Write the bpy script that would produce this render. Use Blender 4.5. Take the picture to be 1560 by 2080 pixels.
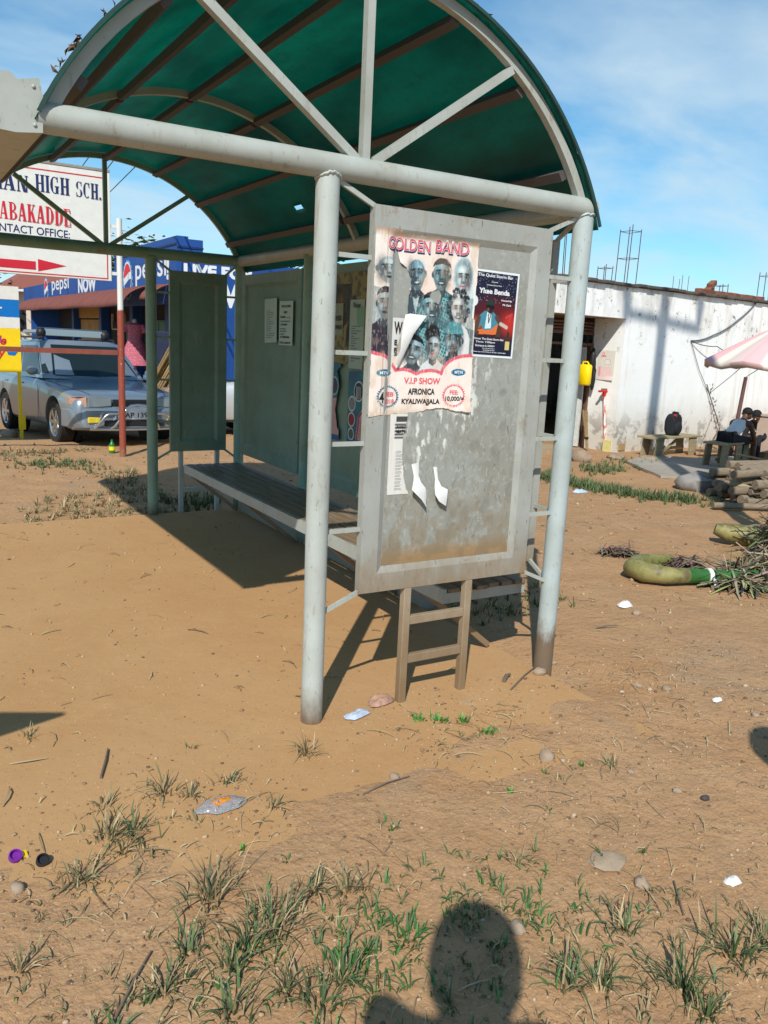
import bpy, bmesh, math, random
import numpy as np
from math import sin, cos, pi, radians, sqrt, atan2
from mathutils import Vector, Matrix
random.seed(7); RNG = np.random.RandomState(7)
for o in list(bpy.data.objects): bpy.data.objects.remove(o)
SC = bpy.context.scene; COL = SC.collection

# ------------------------------------------------------------------ camera
YAW, PITCH, ROLL = -0.5496, 0.2043, 0.0478
CAM = Vector((-1.4874, -2.9471, 1.6128))
f_ = Vector((-sin(YAW)*cos(PITCH), cos(YAW)*cos(PITCH), -sin(PITCH)))
r_ = Vector((cos(YAW), sin(YAW), 0)); u_ = r_.cross(f_)
r2, u2 = r_*cos(ROLL)+u_*sin(ROLL), u_*cos(ROLL)-r_*sin(ROLL)
cd = bpy.data.cameras.new('camera'); cam = bpy.data.objects.new('camera', cd); COL.objects.link(cam)
cam.matrix_world = Matrix(((r2.x, u2.x, -f_.x, CAM.x), (r2.y, u2.y, -f_.y, CAM.y), (r2.z, u2.z, -f_.z, CAM.z), (0, 0, 0, 1)))
cd.sensor_fit = 'VERTICAL'; cd.sensor_height = 36; cd.sensor_width = 27
cd.lens = 1670.6/2080*36; cd.clip_start = .02; cd.clip_end = 3000
SC.camera = cam
# ------------------------------------------------------------------ world, sun, exposure
AZ, EL = radians(39.5), radians(41.4)
SUND = Vector((sin(AZ)*cos(EL), cos(AZ)*cos(EL), -sin(EL)))       # way the light travels
W = bpy.data.worlds.new('World'); SC.world = W; W.use_nodes = True
nt = W.node_tree; nt.nodes.clear()
def wn(t, **k):
    n = nt.nodes.new(t)
    for a, b in k.items(): setattr(n, a, b)
    return n
sky = wn('ShaderNodeTexSky', sky_type='NISHITA', sun_disc=False, sun_elevation=EL, sun_rotation=AZ+pi,
         air_density=1.0, dust_density=0.15, ozone_density=2.2, altitude=1100)
tc = wn('ShaderNodeTexCoord'); sep = wn('ShaderNodeSeparateXYZ'); nt.links.new(tc.outputs['Generated'], sep.inputs[0])
def wm(op, a, b=None):
    n = wn('ShaderNodeMath', operation=op)
    for i, v in enumerate((a, b)):
        if v is None: continue
        if isinstance(v, (int, float)): n.inputs[i].default_value = v
        else: nt.links.new(v, n.inputs[i])
    return n.outputs[0]
zz = wm('ADD', wm('MAXIMUM', sep.outputs[2], 0.0), 0.22)
cmb = wn('ShaderNodeCombineXYZ')
nt.links.new(wm('DIVIDE', sep.outputs[0], zz), cmb.inputs[0]); nt.links.new(wm('DIVIDE', sep.outputs[1], zz), cmb.inputs[1])
mp = wn('ShaderNodeMapping'); mp.inputs['Rotation'].default_value = (0, 0, .6); mp.inputs['Scale'].default_value = (1.0, 1.7, 1)
mp.inputs['Location'].default_value = (1.3, .4, 0)
nt.links.new(cmb.outputs[0], mp.inputs[0])
nz = wn('ShaderNodeTexNoise'); nz.inputs['Scale'].default_value = 1.1; nz.inputs['Detail'].default_value = 7
nz.inputs['Roughness'].default_value = .55; nz.inputs['Distortion'].default_value = .35
nt.links.new(mp.outputs[0], nz.inputs['Vector'])
rmp = wn('ShaderNodeValToRGB'); rmp.color_ramp.elements[0].position = .42; rmp.color_ramp.elements[1].position = .72
nt.links.new(nz.outputs[0], rmp.inputs[0])
lowz = wn('ShaderNodeMapRange'); lowz.inputs[1].default_value = .02; lowz.inputs[2].default_value = .45
lowz.inputs[3].default_value = .92; lowz.inputs[4].default_value = .62
nt.links.new(sep.outputs[2], lowz.inputs[0])
hs = wn('ShaderNodeHueSaturation'); hs.inputs['Hue'].default_value = .492; hs.inputs['Saturation'].default_value = 1.22; hs.inputs['Value'].default_value = 1.45
nt.links.new(sky.outputs[0], hs.inputs['Color'])
tint = wn('ShaderNodeMixRGB', blend_type='MULTIPLY'); tint.inputs[0].default_value = 1; tint.inputs[2].default_value = (.57, .93, .97, 1); nt.links.new(hs.outputs[0], tint.inputs[1])
mx = wn('ShaderNodeMixRGB'); mx.inputs[2].default_value = (6.6, 8.2, 9.2, 1)
hzb = wn('ShaderNodeMapRange'); hzb.inputs[1].default_value = .0; hzb.inputs[2].default_value = .38; hzb.inputs[3].default_value = .38; hzb.inputs[4].default_value = 0; nt.links.new(sep.outputs[2], hzb.inputs[0])
nt.links.new(wm('MINIMUM', wm('ADD', wm('MULTIPLY', rmp.outputs[0], lowz.outputs[0]), hzb.outputs[0]), .95), mx.inputs[0]); nt.links.new(tint.outputs[0], mx.inputs[1])
bg = wn('ShaderNodeBackground'); bg.inputs[1].default_value = .09
nt.links.new(mx.outputs[0], bg.inputs[0])
wo = wn('ShaderNodeOutputWorld'); nt.links.new(bg.outputs[0], wo.inputs[0])
sd = bpy.data.lights.new('sun', 'SUN'); sun = bpy.data.objects.new('sun', sd); COL.objects.link(sun)
sd.energy = 4.4; sd.angle = radians(.53); sd.color = (1, .95, .86)
sun.rotation_euler = SUND.to_track_quat('-Z', 'Y').to_euler(); sun.location = (-20, -25, 30)
SC.view_settings.view_transform = 'Standard'; SC.view_settings.look = 'None'
SC.view_settings.exposure = .13; SC.view_settings.gamma = 1
SC.cycles.max_bounces = 8; SC.cycles.transparent_max_bounces = 8
SC.cycles.sample_clamp_indirect = 6

# ------------------------------------------------------------------ helpers
def tag(o, label=None, cat=None, group=None, kind=None):
    if label: o['label'] = label
    if cat: o['category'] = cat
    if group: o['group'] = group
    if kind: o['kind'] = kind
    return o
def thing(name, label, cat, loc=(0, 0, 0), rz=0, group=None):
    o = bpy.data.objects.new(name, None); o.empty_display_size = .1; COL.objects.link(o)
    o.location = loc; o.rotation_euler = (0, 0, rz)
    return tag(o, label, cat, group)
def kids(o): return [c for c in bpy.data.objects if c.parent == o]
def dup(root, loc, rot, label=None, group=None):
    allk = {}
    r = root.copy(); COL.objects.link(r); r.location = loc; r.rotation_euler = rot
    if label: r['label'] = label
    if group: r['group'] = group
    for ch in kids(root):
        c = ch.copy(); COL.objects.link(c); c.parent = r
        for g in kids(ch):
            d = g.copy(); COL.objects.link(d); d.parent = c
    return r
class MB:
    def __init__(s): s.v = []; s.f = []; s.col = None
    def add(s, vs, fs):
        b = len(s.v); s.v += [tuple(p) for p in vs]; s.f += [tuple(i+b for i in f) for f in fs]; return s
    def box(s, c, d, m=None):
        x, y, z = (k/2 for k in d)
        vs = [Vector((a*x, b*y, e*z)) for a in (-1, 1) for b in (-1, 1) for e in (-1, 1)]
        if m is not None: vs = [m @ v for v in vs]
        vs = [v+Vector(c) for v in vs]
        return s.add(vs, [(0, 1, 3, 2), (4, 6, 7, 5), (0, 4, 5, 1), (2, 3, 7, 6), (0, 2, 6, 4), (1, 5, 7, 3)])
    def bx(s, x0, x1, y0, y1, z0, z1): return s.box(((x0+x1)/2, (y0+y1)/2, (z0+z1)/2), (x1-x0, y1-y0, z1-z0))
    def bar(s, p, q, w, h, up=(0, 0, 1)):                # rectangular bar between two points
        p, q = Vector(p), Vector(q); d = (q-p); L = d.length; d.normalize(); up = Vector(up)
        if abs(d.dot(up)) > .98: up = Vector((0, 1, 0))
        a = d.cross(up).normalized(); b = a.cross(d)
        m = Matrix((d, a, b)).transposed()
        return s.box((p+q)/2, (L, w, h), m)
    def tube(s, pts, r, n=12, cap=True):
        pts = [Vector(p) for p in pts]; R = r if isinstance(r, (list, tuple)) else [r]*len(pts)
        vs, fs = [], []; t0 = (pts[1]-pts[0]).normalized()
        a = t0.orthogonal().normalized()
        for i, p in enumerate(pts):
            t = (pts[min(i+1, len(pts)-1)]-pts[max(i-1, 0)]).normalized()
            a = (a-t*a.dot(t)).normalized(); b = t.cross(a)
            vs += [p+(a*cos(2*pi*k/n)+b*sin(2*pi*k/n))*R[i] for k in range(n)]
        for i in range(len(pts)-1):
            for k in range(n):
                k2 = (k+1) % n; fs.append((i*n+k, i*n+k2, i*n+n+k2, i*n+n+k))
        if cap: fs += [tuple(range(n))[::-1], tuple((len(pts)-1)*n+k for k in range(n))]
        return s.add(vs, fs)
    def ell(s, c, d, n=12, m=8, mat=None, jit=0):
        vs, fs = [], []
        for i in range(m+1):
            th = pi*i/m
            for k in range(n):
                ph = 2*pi*k/n; j = 1+random.uniform(-jit, jit)
                v = Vector((sin(th)*cos(ph)*d[0]*j, sin(th)*sin(ph)*d[1]*j, cos(th)*d[2]*j))
                if mat is not None: v = mat @ v
                vs.append(v+Vector(c))
        for i in range(m):
            for k in range(n):
                k2 = (k+1) % n; fs.append((i*n+k, i*n+n+k, i*n+n+k2, i*n+k2))
        return s.add(vs, fs)
    def prism(s, poly, fr, depth):                         # 2D polygon in frame (o, x, y), extruded along x × y
        o, x, y = (Vector(k) for k in fr); nrm = x.cross(y).normalized(); n = len(poly)
        a = [o+x*p[0]+y*p[1] for p in poly]; b = [p+nrm*depth for p in a]
        return s.add(a+b, [tuple(range(n))[::-1], tuple(range(n, 2*n))]+[(i, (i+1) % n, n+(i+1) % n, n+i) for i in range(n)])
    def flat(s, poly, fr, off=0):
        o, x, y = (Vector(k) for k in fr); nrm = x.cross(y).normalized()
        return s.add([o+x*p[0]+y*p[1]+nrm*off for p in poly], [tuple(range(len(poly)))])
    def build(s, name, mat, parent=None, smooth=None, bevel=0):
        me = bpy.data.meshes.new(name); me.from_pydata(s.v, [], s.f)
        bm = bmesh.new(); bm.from_mesh(me); bmesh.ops.recalc_face_normals(bm, faces=bm.faces)
        if bevel: bmesh.ops.bevel(bm, geom=[e for e in bm.edges if len(e.link_faces) == 2 and e.calc_face_angle(0) > .6], offset=bevel, segments=1, affect='EDGES', clamp_overlap=True)
        bm.to_mesh(me); bm.free()
        if smooth is not None: me.shade_smooth(); me.set_sharp_from_angle(angle=radians(smooth))
        me.materials.append(mat)
        if s.col is not None and len(s.col) == len(me.vertices):
            at = me.color_attributes.new('Col', 'FLOAT_COLOR', 'POINT'); at.data.foreach_set('color', np.array(s.col, 'f').ravel())
        o = bpy.data.objects.new(name, me); COL.objects.link(o); o.parent = parent
        return o
def mesh_np(name, v, f, mat, parent=None, col=None, smooth=False):
    me = bpy.data.meshes.new(name); v = np.asarray(v, 'f'); f = np.asarray(f, 'i')
    me.vertices.add(len(v)); me.vertices.foreach_set('co', v.ravel())
    k = f.shape[1]; me.loops.add(f.size); me.loops.foreach_set('vertex_index', f.ravel())
    me.polygons.add(len(f)); me.polygons.foreach_set('loop_start', np.arange(0, f.size, k, dtype='i'))
    me.polygons.foreach_set('loop_total', np.full(len(f), k, 'i'))
    me.update(calc_edges=True); me.validate()
    if smooth: me.shade_smooth()
    if col is not None:
        at = me.color_attributes.new('Col', 'FLOAT_COLOR', 'POINT')
        c = np.ones((len(v), 4), 'f'); c[:, :3] = np.asarray(col)[:, :3]; at.data.foreach_set('color', c.ravel())
    me.materials.append(mat)
    o = bpy.data.objects.new(name, me); COL.objects.link(o); o.parent = parent
    return o
def lin(c): c = np.asarray(c, 'f'); return np.where(c < .04045, c/12.92, ((c+.055)/1.055)**2.4)
def S(r, g, b): return tuple(float(x) for x in lin(np.array([r, g, b])/255.))
class M:                                                      # small material builder
    def __init__(s, name, col=(.5, .5, .5), rough=.6, metal=0, spec=.4, coat=0):
        s.m = bpy.data.materials.new(name); s.m.use_nodes = True; s.t = s.m.node_tree
        s.b = s.t.nodes['Principled BSDF']; s.b.inputs['Base Color'].default_value = (*col, 1)
        s.b.inputs['Roughness'].default_value = rough; s.b.inputs['Metallic'].default_value = metal
        s.b.inputs['Specular IOR Level'].default_value = spec; s.b.inputs['Coat Weight'].default_value = coat
        s.c = None; s.base = (*col, 1)
    def n(s, t, **k):
        n = s.t.nodes.new(t)
        for a, b in k.items(): setattr(n, a, b)
        return n
    def l(s, a, b): s.t.links.new(a, b)
    def pos(s, scale=(1, 1, 1), world=False):
        m = s.n('ShaderNodeMapping'); m.inputs['Scale'].default_value = scale
        if world: g = s.n('ShaderNodeNewGeometry'); s.l(g.outputs['Position'], m.inputs[0])
        else: g = s.n('ShaderNodeTexCoord'); s.l(g.outputs['Object'], m.inputs[0])
        return m.outputs[0]
    def noise(s, scale, lo, hi, detail=5, rough=.6, stretch=(1, 1, 1), world=False, dist=0):
        n = s.n('ShaderNodeTexNoise'); n.inputs['Scale'].default_value = scale; n.inputs['Detail'].default_value = detail
        n.inputs['Roughness'].default_value = rough; n.inputs['Distortion'].default_value = dist
        s.l(s.pos(stretch, world), n.inputs['Vector'])
        r = s.n('ShaderNodeMapRange'); r.inputs[1].default_value = lo; r.inputs[2].default_value = hi
        s.l(n.outputs[0], r.inputs[0]); return r.outputs[0]
    def zfade(s, z0, z1, wob=0, scale=8):                       # 1 below z0 (world), 0 above z1, wobbling edge
        g = s.n('ShaderNodeNewGeometry'); x = s.n('ShaderNodeSeparateXYZ'); s.l(g.outputs['Position'], x.inputs[0])
        z = x.outputs[2]
        if wob:
            n = s.n('ShaderNodeTexNoise'); n.inputs['Scale'].default_value = scale; n.inputs['Detail'].default_value = 6; n.inputs['Roughness'].default_value = .7
            s.l(s.pos((1, 1, .5), True), n.inputs['Vector'])
            z = s.math('ADD', z, s.math('MULTIPLY', s.math('SUBTRACT', n.outputs[0], .5), wob))
        r = s.n('ShaderNodeMapRange'); r.inputs[1].default_value = z0; r.inputs[2].default_value = z1; r.inputs[3].default_value = 1; r.inputs[4].default_value = 0
        s.l(z, r.inputs[0]); return r.outputs[0]
    def math(s, op, a, b):
        n = s.n('ShaderNodeMath', operation=op)
        for i, v in enumerate((a, b)):
            if isinstance(v, (int, float)): n.inputs[i].default_value = v
            else: s.l(v, n.inputs[i])
        return n.outputs[0]
    def attr(s):
        a = s.n('ShaderNodeVertexColor'); a.layer_name = 'Col'; s.c = a.outputs[0]; s.l(s.c, s.b.inputs['Base Color']); return s
    def mix(s, fac, col, k=1.0, mode='MIX'):
        m = s.n('ShaderNodeMixRGB', blend_type=mode)
        if k != 1: fac = s.math('MULTIPLY', fac, k)
        if isinstance(fac, (int, float)): m.inputs[0].default_value = fac
        else: s.l(fac, m.inputs[0])
        if s.c is None: m.inputs[1].default_value = s.base
        else: s.l(s.c, m.inputs[1])
        m.inputs[2].default_value = (*col, 1); s.c = m.outputs[0]
        s.l(s.c, s.b.inputs['Base Color']); return s
    def bump(s, scale, strength, dist=.01, detail=5, stretch=(1, 1, 1), world=False, src=None):
        n = s.n('ShaderNodeTexNoise'); n.inputs['Scale'].default_value = scale; n.inputs['Detail'].default_value = detail
        s.l(s.pos(stretch, world), n.inputs['Vector'])
        b = s.n('ShaderNodeBump'); b.inputs['Strength'].default_value = strength; b.inputs['Distance'].default_value = dist
        s.l(src or n.outputs[0], b.inputs['Height'])
        if s.b.inputs['Normal'].is_linked: s.l(s.b.inputs['Normal'].links[0].from_socket, b.inputs['Normal'])
        s.l(b.outputs[0], s.b.inputs['Normal']); return s
def simple(name, col, rough=.6, metal=0, var=.25, scale=12, **k):
    m = M(name, col, rough, metal, **k)
    m.mix(m.noise(scale, .35, .75), tuple(c*(1-var) for c in col)); return m.m

# numpy value noise for terrain
_T = RNG.rand(256, 256).astype('f')
def vnoise(x, y):
    xi, yi = np.floor(x).astype(int), np.floor(y).astype(int); fx, fy = x-xi, y-yi
    fx, fy = fx*fx*(3-2*fx), fy*fy*(3-2*fy)
    g = lambda a, b: _T[a % 256, b % 256]
    return (g(xi, yi)*(1-fx)+g(xi+1, yi)*fx)*(1-fy)+(g(xi, yi+1)*(1-fx)+g(xi+1, yi+1)*fx)*fy
def fbm(x, y, o=4):
    s = 0; a = 1; t = 0
    for i in range(o): s = s+a*vnoise(x*2**i+i*17.3, y*2**i+i*9.1); t += a; a *= .5
    return s/t
def sst(a, b, x): t = np.clip((x-a)/(b-a), 0, 1); return t*t*(3-2*t)
def hz(x, y):                                                  # ground height
    x, y = np.asarray(x, 'f'), np.asarray(y, 'f')
    n = (fbm(x*.9+40, y*.9+40, 5)-.5)*.055+(fbm(x*4.5+3, y*4.5+8, 4)-.5)*.034
    pad = (1-sst(1.28, 1.6, x))*sst(-.55, -.1, y+.25*(fbm(x*2, y*2, 3)-.5))*(1-sst(4.26, 4.29, y))
    z = n*.8*(1-pad)+pad*(-.03)
    z = z-.05*sst(4.26, 4.3, y)*(1-sst(1.0, 1.6, x))*(1-sst(6, 8, y))
    z = z-.13*sst(9.2, 12.2, y)*(1-sst(4, 7, x))*1.0
    far = sst(16, 40, np.hypot(x, y-4))
    return z*(1-far)+far*(-.12)
def H(x, y): return float(hz(x, y))

def textmesh(s, bold=0, shear=0):
    cu = bpy.data.curves.new('t', 'FONT'); cu.body = s; cu.size = 1; cu.offset = bold; cu.shear = shear; cu.resolution_u = 3
    o = bpy.data.objects.new('t', cu); COL.objects.link(o)
    dg = bpy.context.evaluated_depsgraph_get(); me = bpy.data.meshes.new_from_object(o.evaluated_get(dg))
    v = [tuple(p.co) for p in me.vertices]; f = [tuple(p.vertices) for p in me.polygons]
    bpy.data.objects.remove(o); bpy.data.curves.remove(cu); bpy.data.meshes.remove(me)
    return v, f
def put_text(mb, s, o, xd, yd, w, h, bold=.02, shear=0, off=.002, rot=0, tall=None):
    """letters as flat mesh: lower left corner o, fitted to width w and height h (h of the whole word box)"""
    v, f = textmesh(s, bold, shear)
    xs = [p[0] for p in v]; ys = [p[1] for p in v]; x0, x1, y0, y1 = min(xs), max(xs), min(ys), max(ys)
    o, xd, yd = Vector(o), Vector(xd), Vector(yd); n = xd.cross(yd).normalized(); c, t = cos(rot), sin(rot)
    P = []
    for p in v:
        a = (p[0]-x0)/(x1-x0)*w; b = (p[1]-y0)/(y1-y0)*h
        P.append(o+xd*(a*c-b*t)+yd*(a*t+b*c)+n*off)
    mb.add(P, f); return mb
def skin_mesh(name, V, E, mat, parent=None, sub=2, root=0):
    me = bpy.data.meshes.new(name); me.from_pydata([p[:3] for p in V], E, [])
    o = bpy.data.objects.new(name, me); COL.objects.link(o)
    m = o.modifiers.new('s', 'SKIN'); m.use_smooth_shade = True
    for i, p in enumerate(V):
        r = p[3]; d = me.skin_vertices[0].data[i]; d.radius = (r, p[4]) if len(p) > 4 else (r, r); d.use_root = i == root
    s = o.modifiers.new('u', 'SUBSURF'); s.levels = sub; s.render_levels = sub
    dg = bpy.context.evaluated_depsgraph_get(); m2 = bpy.data.meshes.new_from_object(o.evaluated_get(dg))
    bpy.data.objects.remove(o); bpy.data.meshes.remove(me); m2.materials.clear(); m2.materials.append(mat); m2.shade_smooth()
    q = bpy.data.objects.new(name, m2); COL.objects.link(q); q.parent = parent; return q
def ngon(cx, cy, rx, ry=None, n=24, a0=0): ry = ry or rx; return [(cx+rx*cos(a0+2*pi*i/n), cy+ry*sin(a0+2*pi*i/n)) for i in range(n)]

# ------------------------------------------------------------------ materials
def paint_mat(name, col, z0, z1, wob, chips=.5, dirt=(.13, .075, .035), rough=.5):
    m = M(name, col, rough)
    m.mix(m.noise(3.5, .4, .75, 6), (col[0]*.72, col[1]*.68, col[2]*.62), .8)
    m.mix(m.noise(14, .58, .72, 6, .7, (1, 1, .35)), (.20, .155, .10), .6)
    m.mix(m.noise(5.5, .63, .70, 7, .75), (.27, .15, .075), .6); m.mix(m.noise(24, .60, .66, 5, .7, (1, 1, .15)), (.30, .26, .20), .6)
    m.mix(m.noise(85, .665, .69, 3, .6, (1, 1, .3)), (.08, .07, .06), chips)
    m.mix(m.zfade(z0, z1, wob, 14), dirt, .9)
    m.bump(40, .12, .003); return m.m
PAINT = paint_mat('pale_grey_green_paint', (.44, .48, .455), .0, .16, .22)
PAINTB = paint_mat('pale_paint_with_muddy_foot', (.42, .49, .495), .17, .27, .30)
GSHADEP = paint_mat('pale_paint_with_green_shade', (.22, .36, .29), .0, .12, .2)  # pale frame paint with the green shade under the roof put into its colour
PIPE = paint_mat('pale_pipe_paint', (.40, .43, .40), -1, -.5, .1, .35)
LEGP = paint_mat('mud_stained_grey_paint', (.42, .355, .265), .1, .95, .7, .8, (.21, .135, .07))
STEEL = M('purlin_paint', (.085, .075, .075), .6).mix(.0, (0, 0, 0)).bump(30, .1, .003).m
m = M('green_roof_sheet', (.006, .17, .125), .35); t = m.t; out = t.nodes['Material Output']
for l in list(out.inputs[0].links): t.links.remove(l)
wv = m.n('ShaderNodeTexWave', wave_type='BANDS', bands_direction='X'); wv.inputs['Scale'].default_value = 38; wv.inputs['Distortion'].default_value = .4
uvn = m.n('ShaderNodeUVMap')
m.mix(m.noise(2.2, .35, .7, 6, .65, (1, .35, 1)), (.003, .075, .062)); m.mix(m.noise(26, .55, .75, 4), (.03, .10, .06), .6)
cc = m.n('ShaderNodeTexCoord'); mp_ = m.n('ShaderNodeMapping'); m.l(cc.outputs['UV'], mp_.inputs[0]); m.l(mp_.outputs[0], wv.inputs['Vector'])
bp = m.n('ShaderNodeBump'); bp.inputs['Strength'].default_value = .10; bp.inputs['Distance'].default_value = .004; m.l(wv.outputs[0], bp.inputs['Height']); m.l(bp.outputs[0], m.b.inputs['Normal'])
tr = m.n('ShaderNodeBsdfTranslucent'); mu = m.n('ShaderNodeMixRGB', blend_type='MULTIPLY'); mu.inputs[0].default_value = 1; mu.inputs[2].default_value = (.5, 2.3, 2.45, 1)
m.l(m.c, mu.inputs[1]); m.l(mu.outputs[0], tr.inputs[0]); ms = m.n('ShaderNodeMixShader'); ms.inputs[0].default_value = .62
m.l(m.b.outputs[0], ms.inputs[1]); m.l(tr.outputs[0], ms.inputs[2]); m.l(ms.outputs[0], out.inputs[0]); ROOF = m.m
PVC = M('painted_sheet', (.5, .5, .5), .55).attr(); PVC.mix(PVC.noise(90, .62, .7, 3), (.10, .09, .08), .3).bump(70, .15, .002); PANELC = PVC.m
PAPER = M('printed_paper', (.8, .8, .8), .55, spec=.35).attr().bump(25, .35, .004).m
WHITEP = simple('white_paper', (.74, .74, .72), .7, var=.12)
def flatc(name, c, rough=.6): return simple(name, c, rough, var=.12, scale=9)
RED = flatc('red_print', S(200, 30, 50)); NAVY = flatc('navy_print', S(25, 40, 95)); BLACKP = flatc('black_print', (.018, .018, .02))
PINK = flatc('pink_red_print', S(225, 95, 110)); CYANP = flatc('cyan_print', S(20, 105, 150)); WPRINT = flatc('white_print', (.78, .8, .82))
# ground
g = M('laterite_soil', (.42, .245, .125), .95, spec=.1)
g.mix(g.noise(.55, .38, .68, 6, .6, world=True), (.385, .232, .122)); g.mix(g.noise(.9, .5, .72, 5, .6, world=True), (.40, .215, .10), .85); g.mix(g.noise(2.6, .45, .72, 7, .65, world=True), (.44, .272, .145), .9)
g.mix(g.noise(1.3, .56, .70, 6, .65, world=True, dist=.5), (.34, .245, .16), .7); g.mix(g.noise(4.2, .56, .70, 7, .72, world=True), (.30, .195, .11), .6)
g.mix(g.noise(11, .52, .72, 6, .7, world=True), (.29, .185, .105), .6); g.mix(g.noise(55, .55, .68, 4, .7, world=True), (.22, .145, .085), .7)
g.mix(g.noise(140, .60, .68, 3, .6, world=True), (.56, .44, .30), .6); g.mix(g.noise(33, .66, .70, 4, .6, world=True), (.12, .085, .055), .7)
g.bump(5, .4, .045, 8, world=True).bump(22, .55, .018, 6, world=True).bump(75, .6, .008, 6, world=True).bump(230, .4, .003, 4, world=True); SOIL = g.m
g = M('dusty_concrete_floor', (.46, .272, .128), .92, spec=.12)
g.mix(g.noise(.8, .4, .7, 5, .55, world=True), (.42, .236, .104)); g.mix(g.noise(3.2, .46, .72, 7, .65, world=True, dist=.6), (.475, .292, .14), .75); g.mix(g.noise(2.1, .55, .72, 6, .7, world=True), (.43, .245, .11), .7)
g.mix(g.noise(1.9, .64, .74, 7, .75, world=True), (.44, .38, .27), .7); g.mix(g.noise(38, .64, .70, 3, .6, world=True), (.24, .155, .08), .6); g.mix(g.noise(90, .68, .71, 2, .5, world=True), (.12, .08, .05), .6); g.mix(g.noise(70, .68, .72, 2, .5, world=True), (.62, .50, .36), .5)
g.bump(6, .25, .02, 7, world=True).bump(26, .25, .008, 6, world=True).bump(130, .3, .003, 5, world=True); DUST = g.m

# ------------------------------------------------------------------ ground
def axis(lo, hi, fine, extra=()):
    a = list(np.arange(lo, hi+1e-6, fine)); k = hi; st = fine
    while k < 900: st *= 1.22; k += st; a.append(k)
    k = lo; st = fine
    while k > -900: st *= 1.22; k -= st; a.insert(0, k)
    return np.array(sorted(set(list(a)+list(extra))))
xs = axis(-2.2, 8.5, .055); ys = axis(-3.2, 8.5, .055, (4.262, 4.275, 4.29))
X, Y = np.meshgrid(xs, ys); Z = hz(X, Y); nx, ny = len(xs), len(ys)
I = np.arange(nx*ny).reshape(ny, nx)
q = np.stack([I[:-1, :-1], I[:-1, 1:], I[1:, 1:], I[1:, :-1]], -1).reshape(-1, 4)
tag(mesh_np('ground', np.stack([X, Y, Z], -1).reshape(-1, 3), q, SOIL, smooth=True), kind='structure')
mb = MB(); mb.bx(-4.5, 1.30, -.75, 4.275, -.2, 0.0); tag(mb.build('shelter_floor', DUST), kind='structure')
CONC = M('grey_concrete', (.36, .34, .30), .9, spec=.15); CONC.mix(CONC.noise(5, .4, .7, 6, world=True), (.30, .25, .19)); CONC.bump(30, .3, .006, world=True); CONCM = CONC.m
mb = MB(); mb.prism([(7.97, 5.62), (7.62, 5.0), (7.33, 4.42), (7.9, 4.18), (8.4, 4.12), (8.9, 4.15), (10.4, 4.5), (10.4, 5.7), (9.5, 5.6), (9.07, 6.0), (8.5, 5.9)], ((0, 0, 0), (1, 0, 0), (0, 1, 0)), .035)
tag(mb.build('paved_slab', CONCM), kind='structure')

# ------------------------------------------------------------------ bus shelter
BW, BL, GX, KX, FFX, ZT = 1.3164, 4.2868, -1.014, .152, .5153, 2.25
AR, AZC = 1.30, 1.68
sh = thing('bus_shelter', 'open roadside bus shelter of grey painted pipes with curved green sheet roof and metal panels', 'bus shelter')
def post(x, y, mat, z0=-.2):
    mb = MB(); mb.tube([(x, y, z0)]+[(x+random.uniform(-.0012, .0012), y+random.uniform(-.0012, .0012), z) for z in (.1, .3, .55, .8, 1.2, 1.6, 2.0)]+[(x, y, ZT-.03)], [.0465]*2+[.0465+random.uniform(-.0008, .0006) for _ in range(6)]+[.0465], 28)
    mb.tube([(x+.0475*cos(a)*random.uniform(.97, 1.05), y+.0475*sin(a)*random.uniform(.97, 1.05), ZT-.052+.018*abs(cos(a))**2*0+random.uniform(-.004, .004)-.0*a+.022*(abs(sin(a)) if True else 0)) for a in np.linspace(0, 2*pi, 34)], .006, 6); return mb.build('post', mat, sh, 40)
for x, y, mt in ((0, 0, PAINT), (BW, 0, PAINTB), (FFX, BL, GSHADEP), (BW, BL, GSHADEP), (BW, 1.43, GSHADEP), (BW, 2.86, GSHADEP)): post(x, y, mt)
def beam(p, q, mt=PIPE): mb = MB(); mb.tube([p, ((p[0]+q[0])/2, (p[1]+q[1])/2, ZT), q], .0475, 24); return mb.build('beam', mt, sh, 40)
beam((GX-.01, 0, ZT), (BW+.045, 0, ZT)); beam((GX-.01, BL, ZT), (BW+.045, BL, ZT), GSHADEP); beam((BW, .04, ZT), (BW, BL-.04, ZT))
def arcp(a, r): return (KX+r*sin(a), AZC+r*cos(a))
def arch(y, w=.034, h=.038):
    mb = MB(); N = 40; a0, a1 = radians(-62.5), radians(62.5); vs = []
    for i in range(N+1):
        a = a0+(a1-a0)*i/N
        for r, yy in ((AR, y-w/2), (AR, y+w/2), (AR-h, y+w/2), (AR-h, y-w/2)): x, z = arcp(a, r); vs.append((x, yy, z))
    fs = [(i*4+k, i*4+(k+1) % 4, i*4+4+(k+1) % 4, i*4+4+k) for i in range(N) for k in range(4)]+[(0, 1, 2, 3), (N*4, N*4+1, N*4+2, N*4+3)]
    mb.add(vs, fs); return mb.build('arch', GSHADEP if y > 3 else PIPE, sh, 30)
for y in (0, 2.1, BL): arch(y)
for y in (0, BL):
    for a in (-33, 0, 33):
        x, z = arcp(radians(a), AR-.05); mb = MB(); mb.bar((KX+a/33*.035, y, ZT+.035), (x, y, z+.01), .032, .036, (0, 1, 0)); mb.build('strut', GSHADEP if y > 3 else PIPE, sh)
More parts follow.
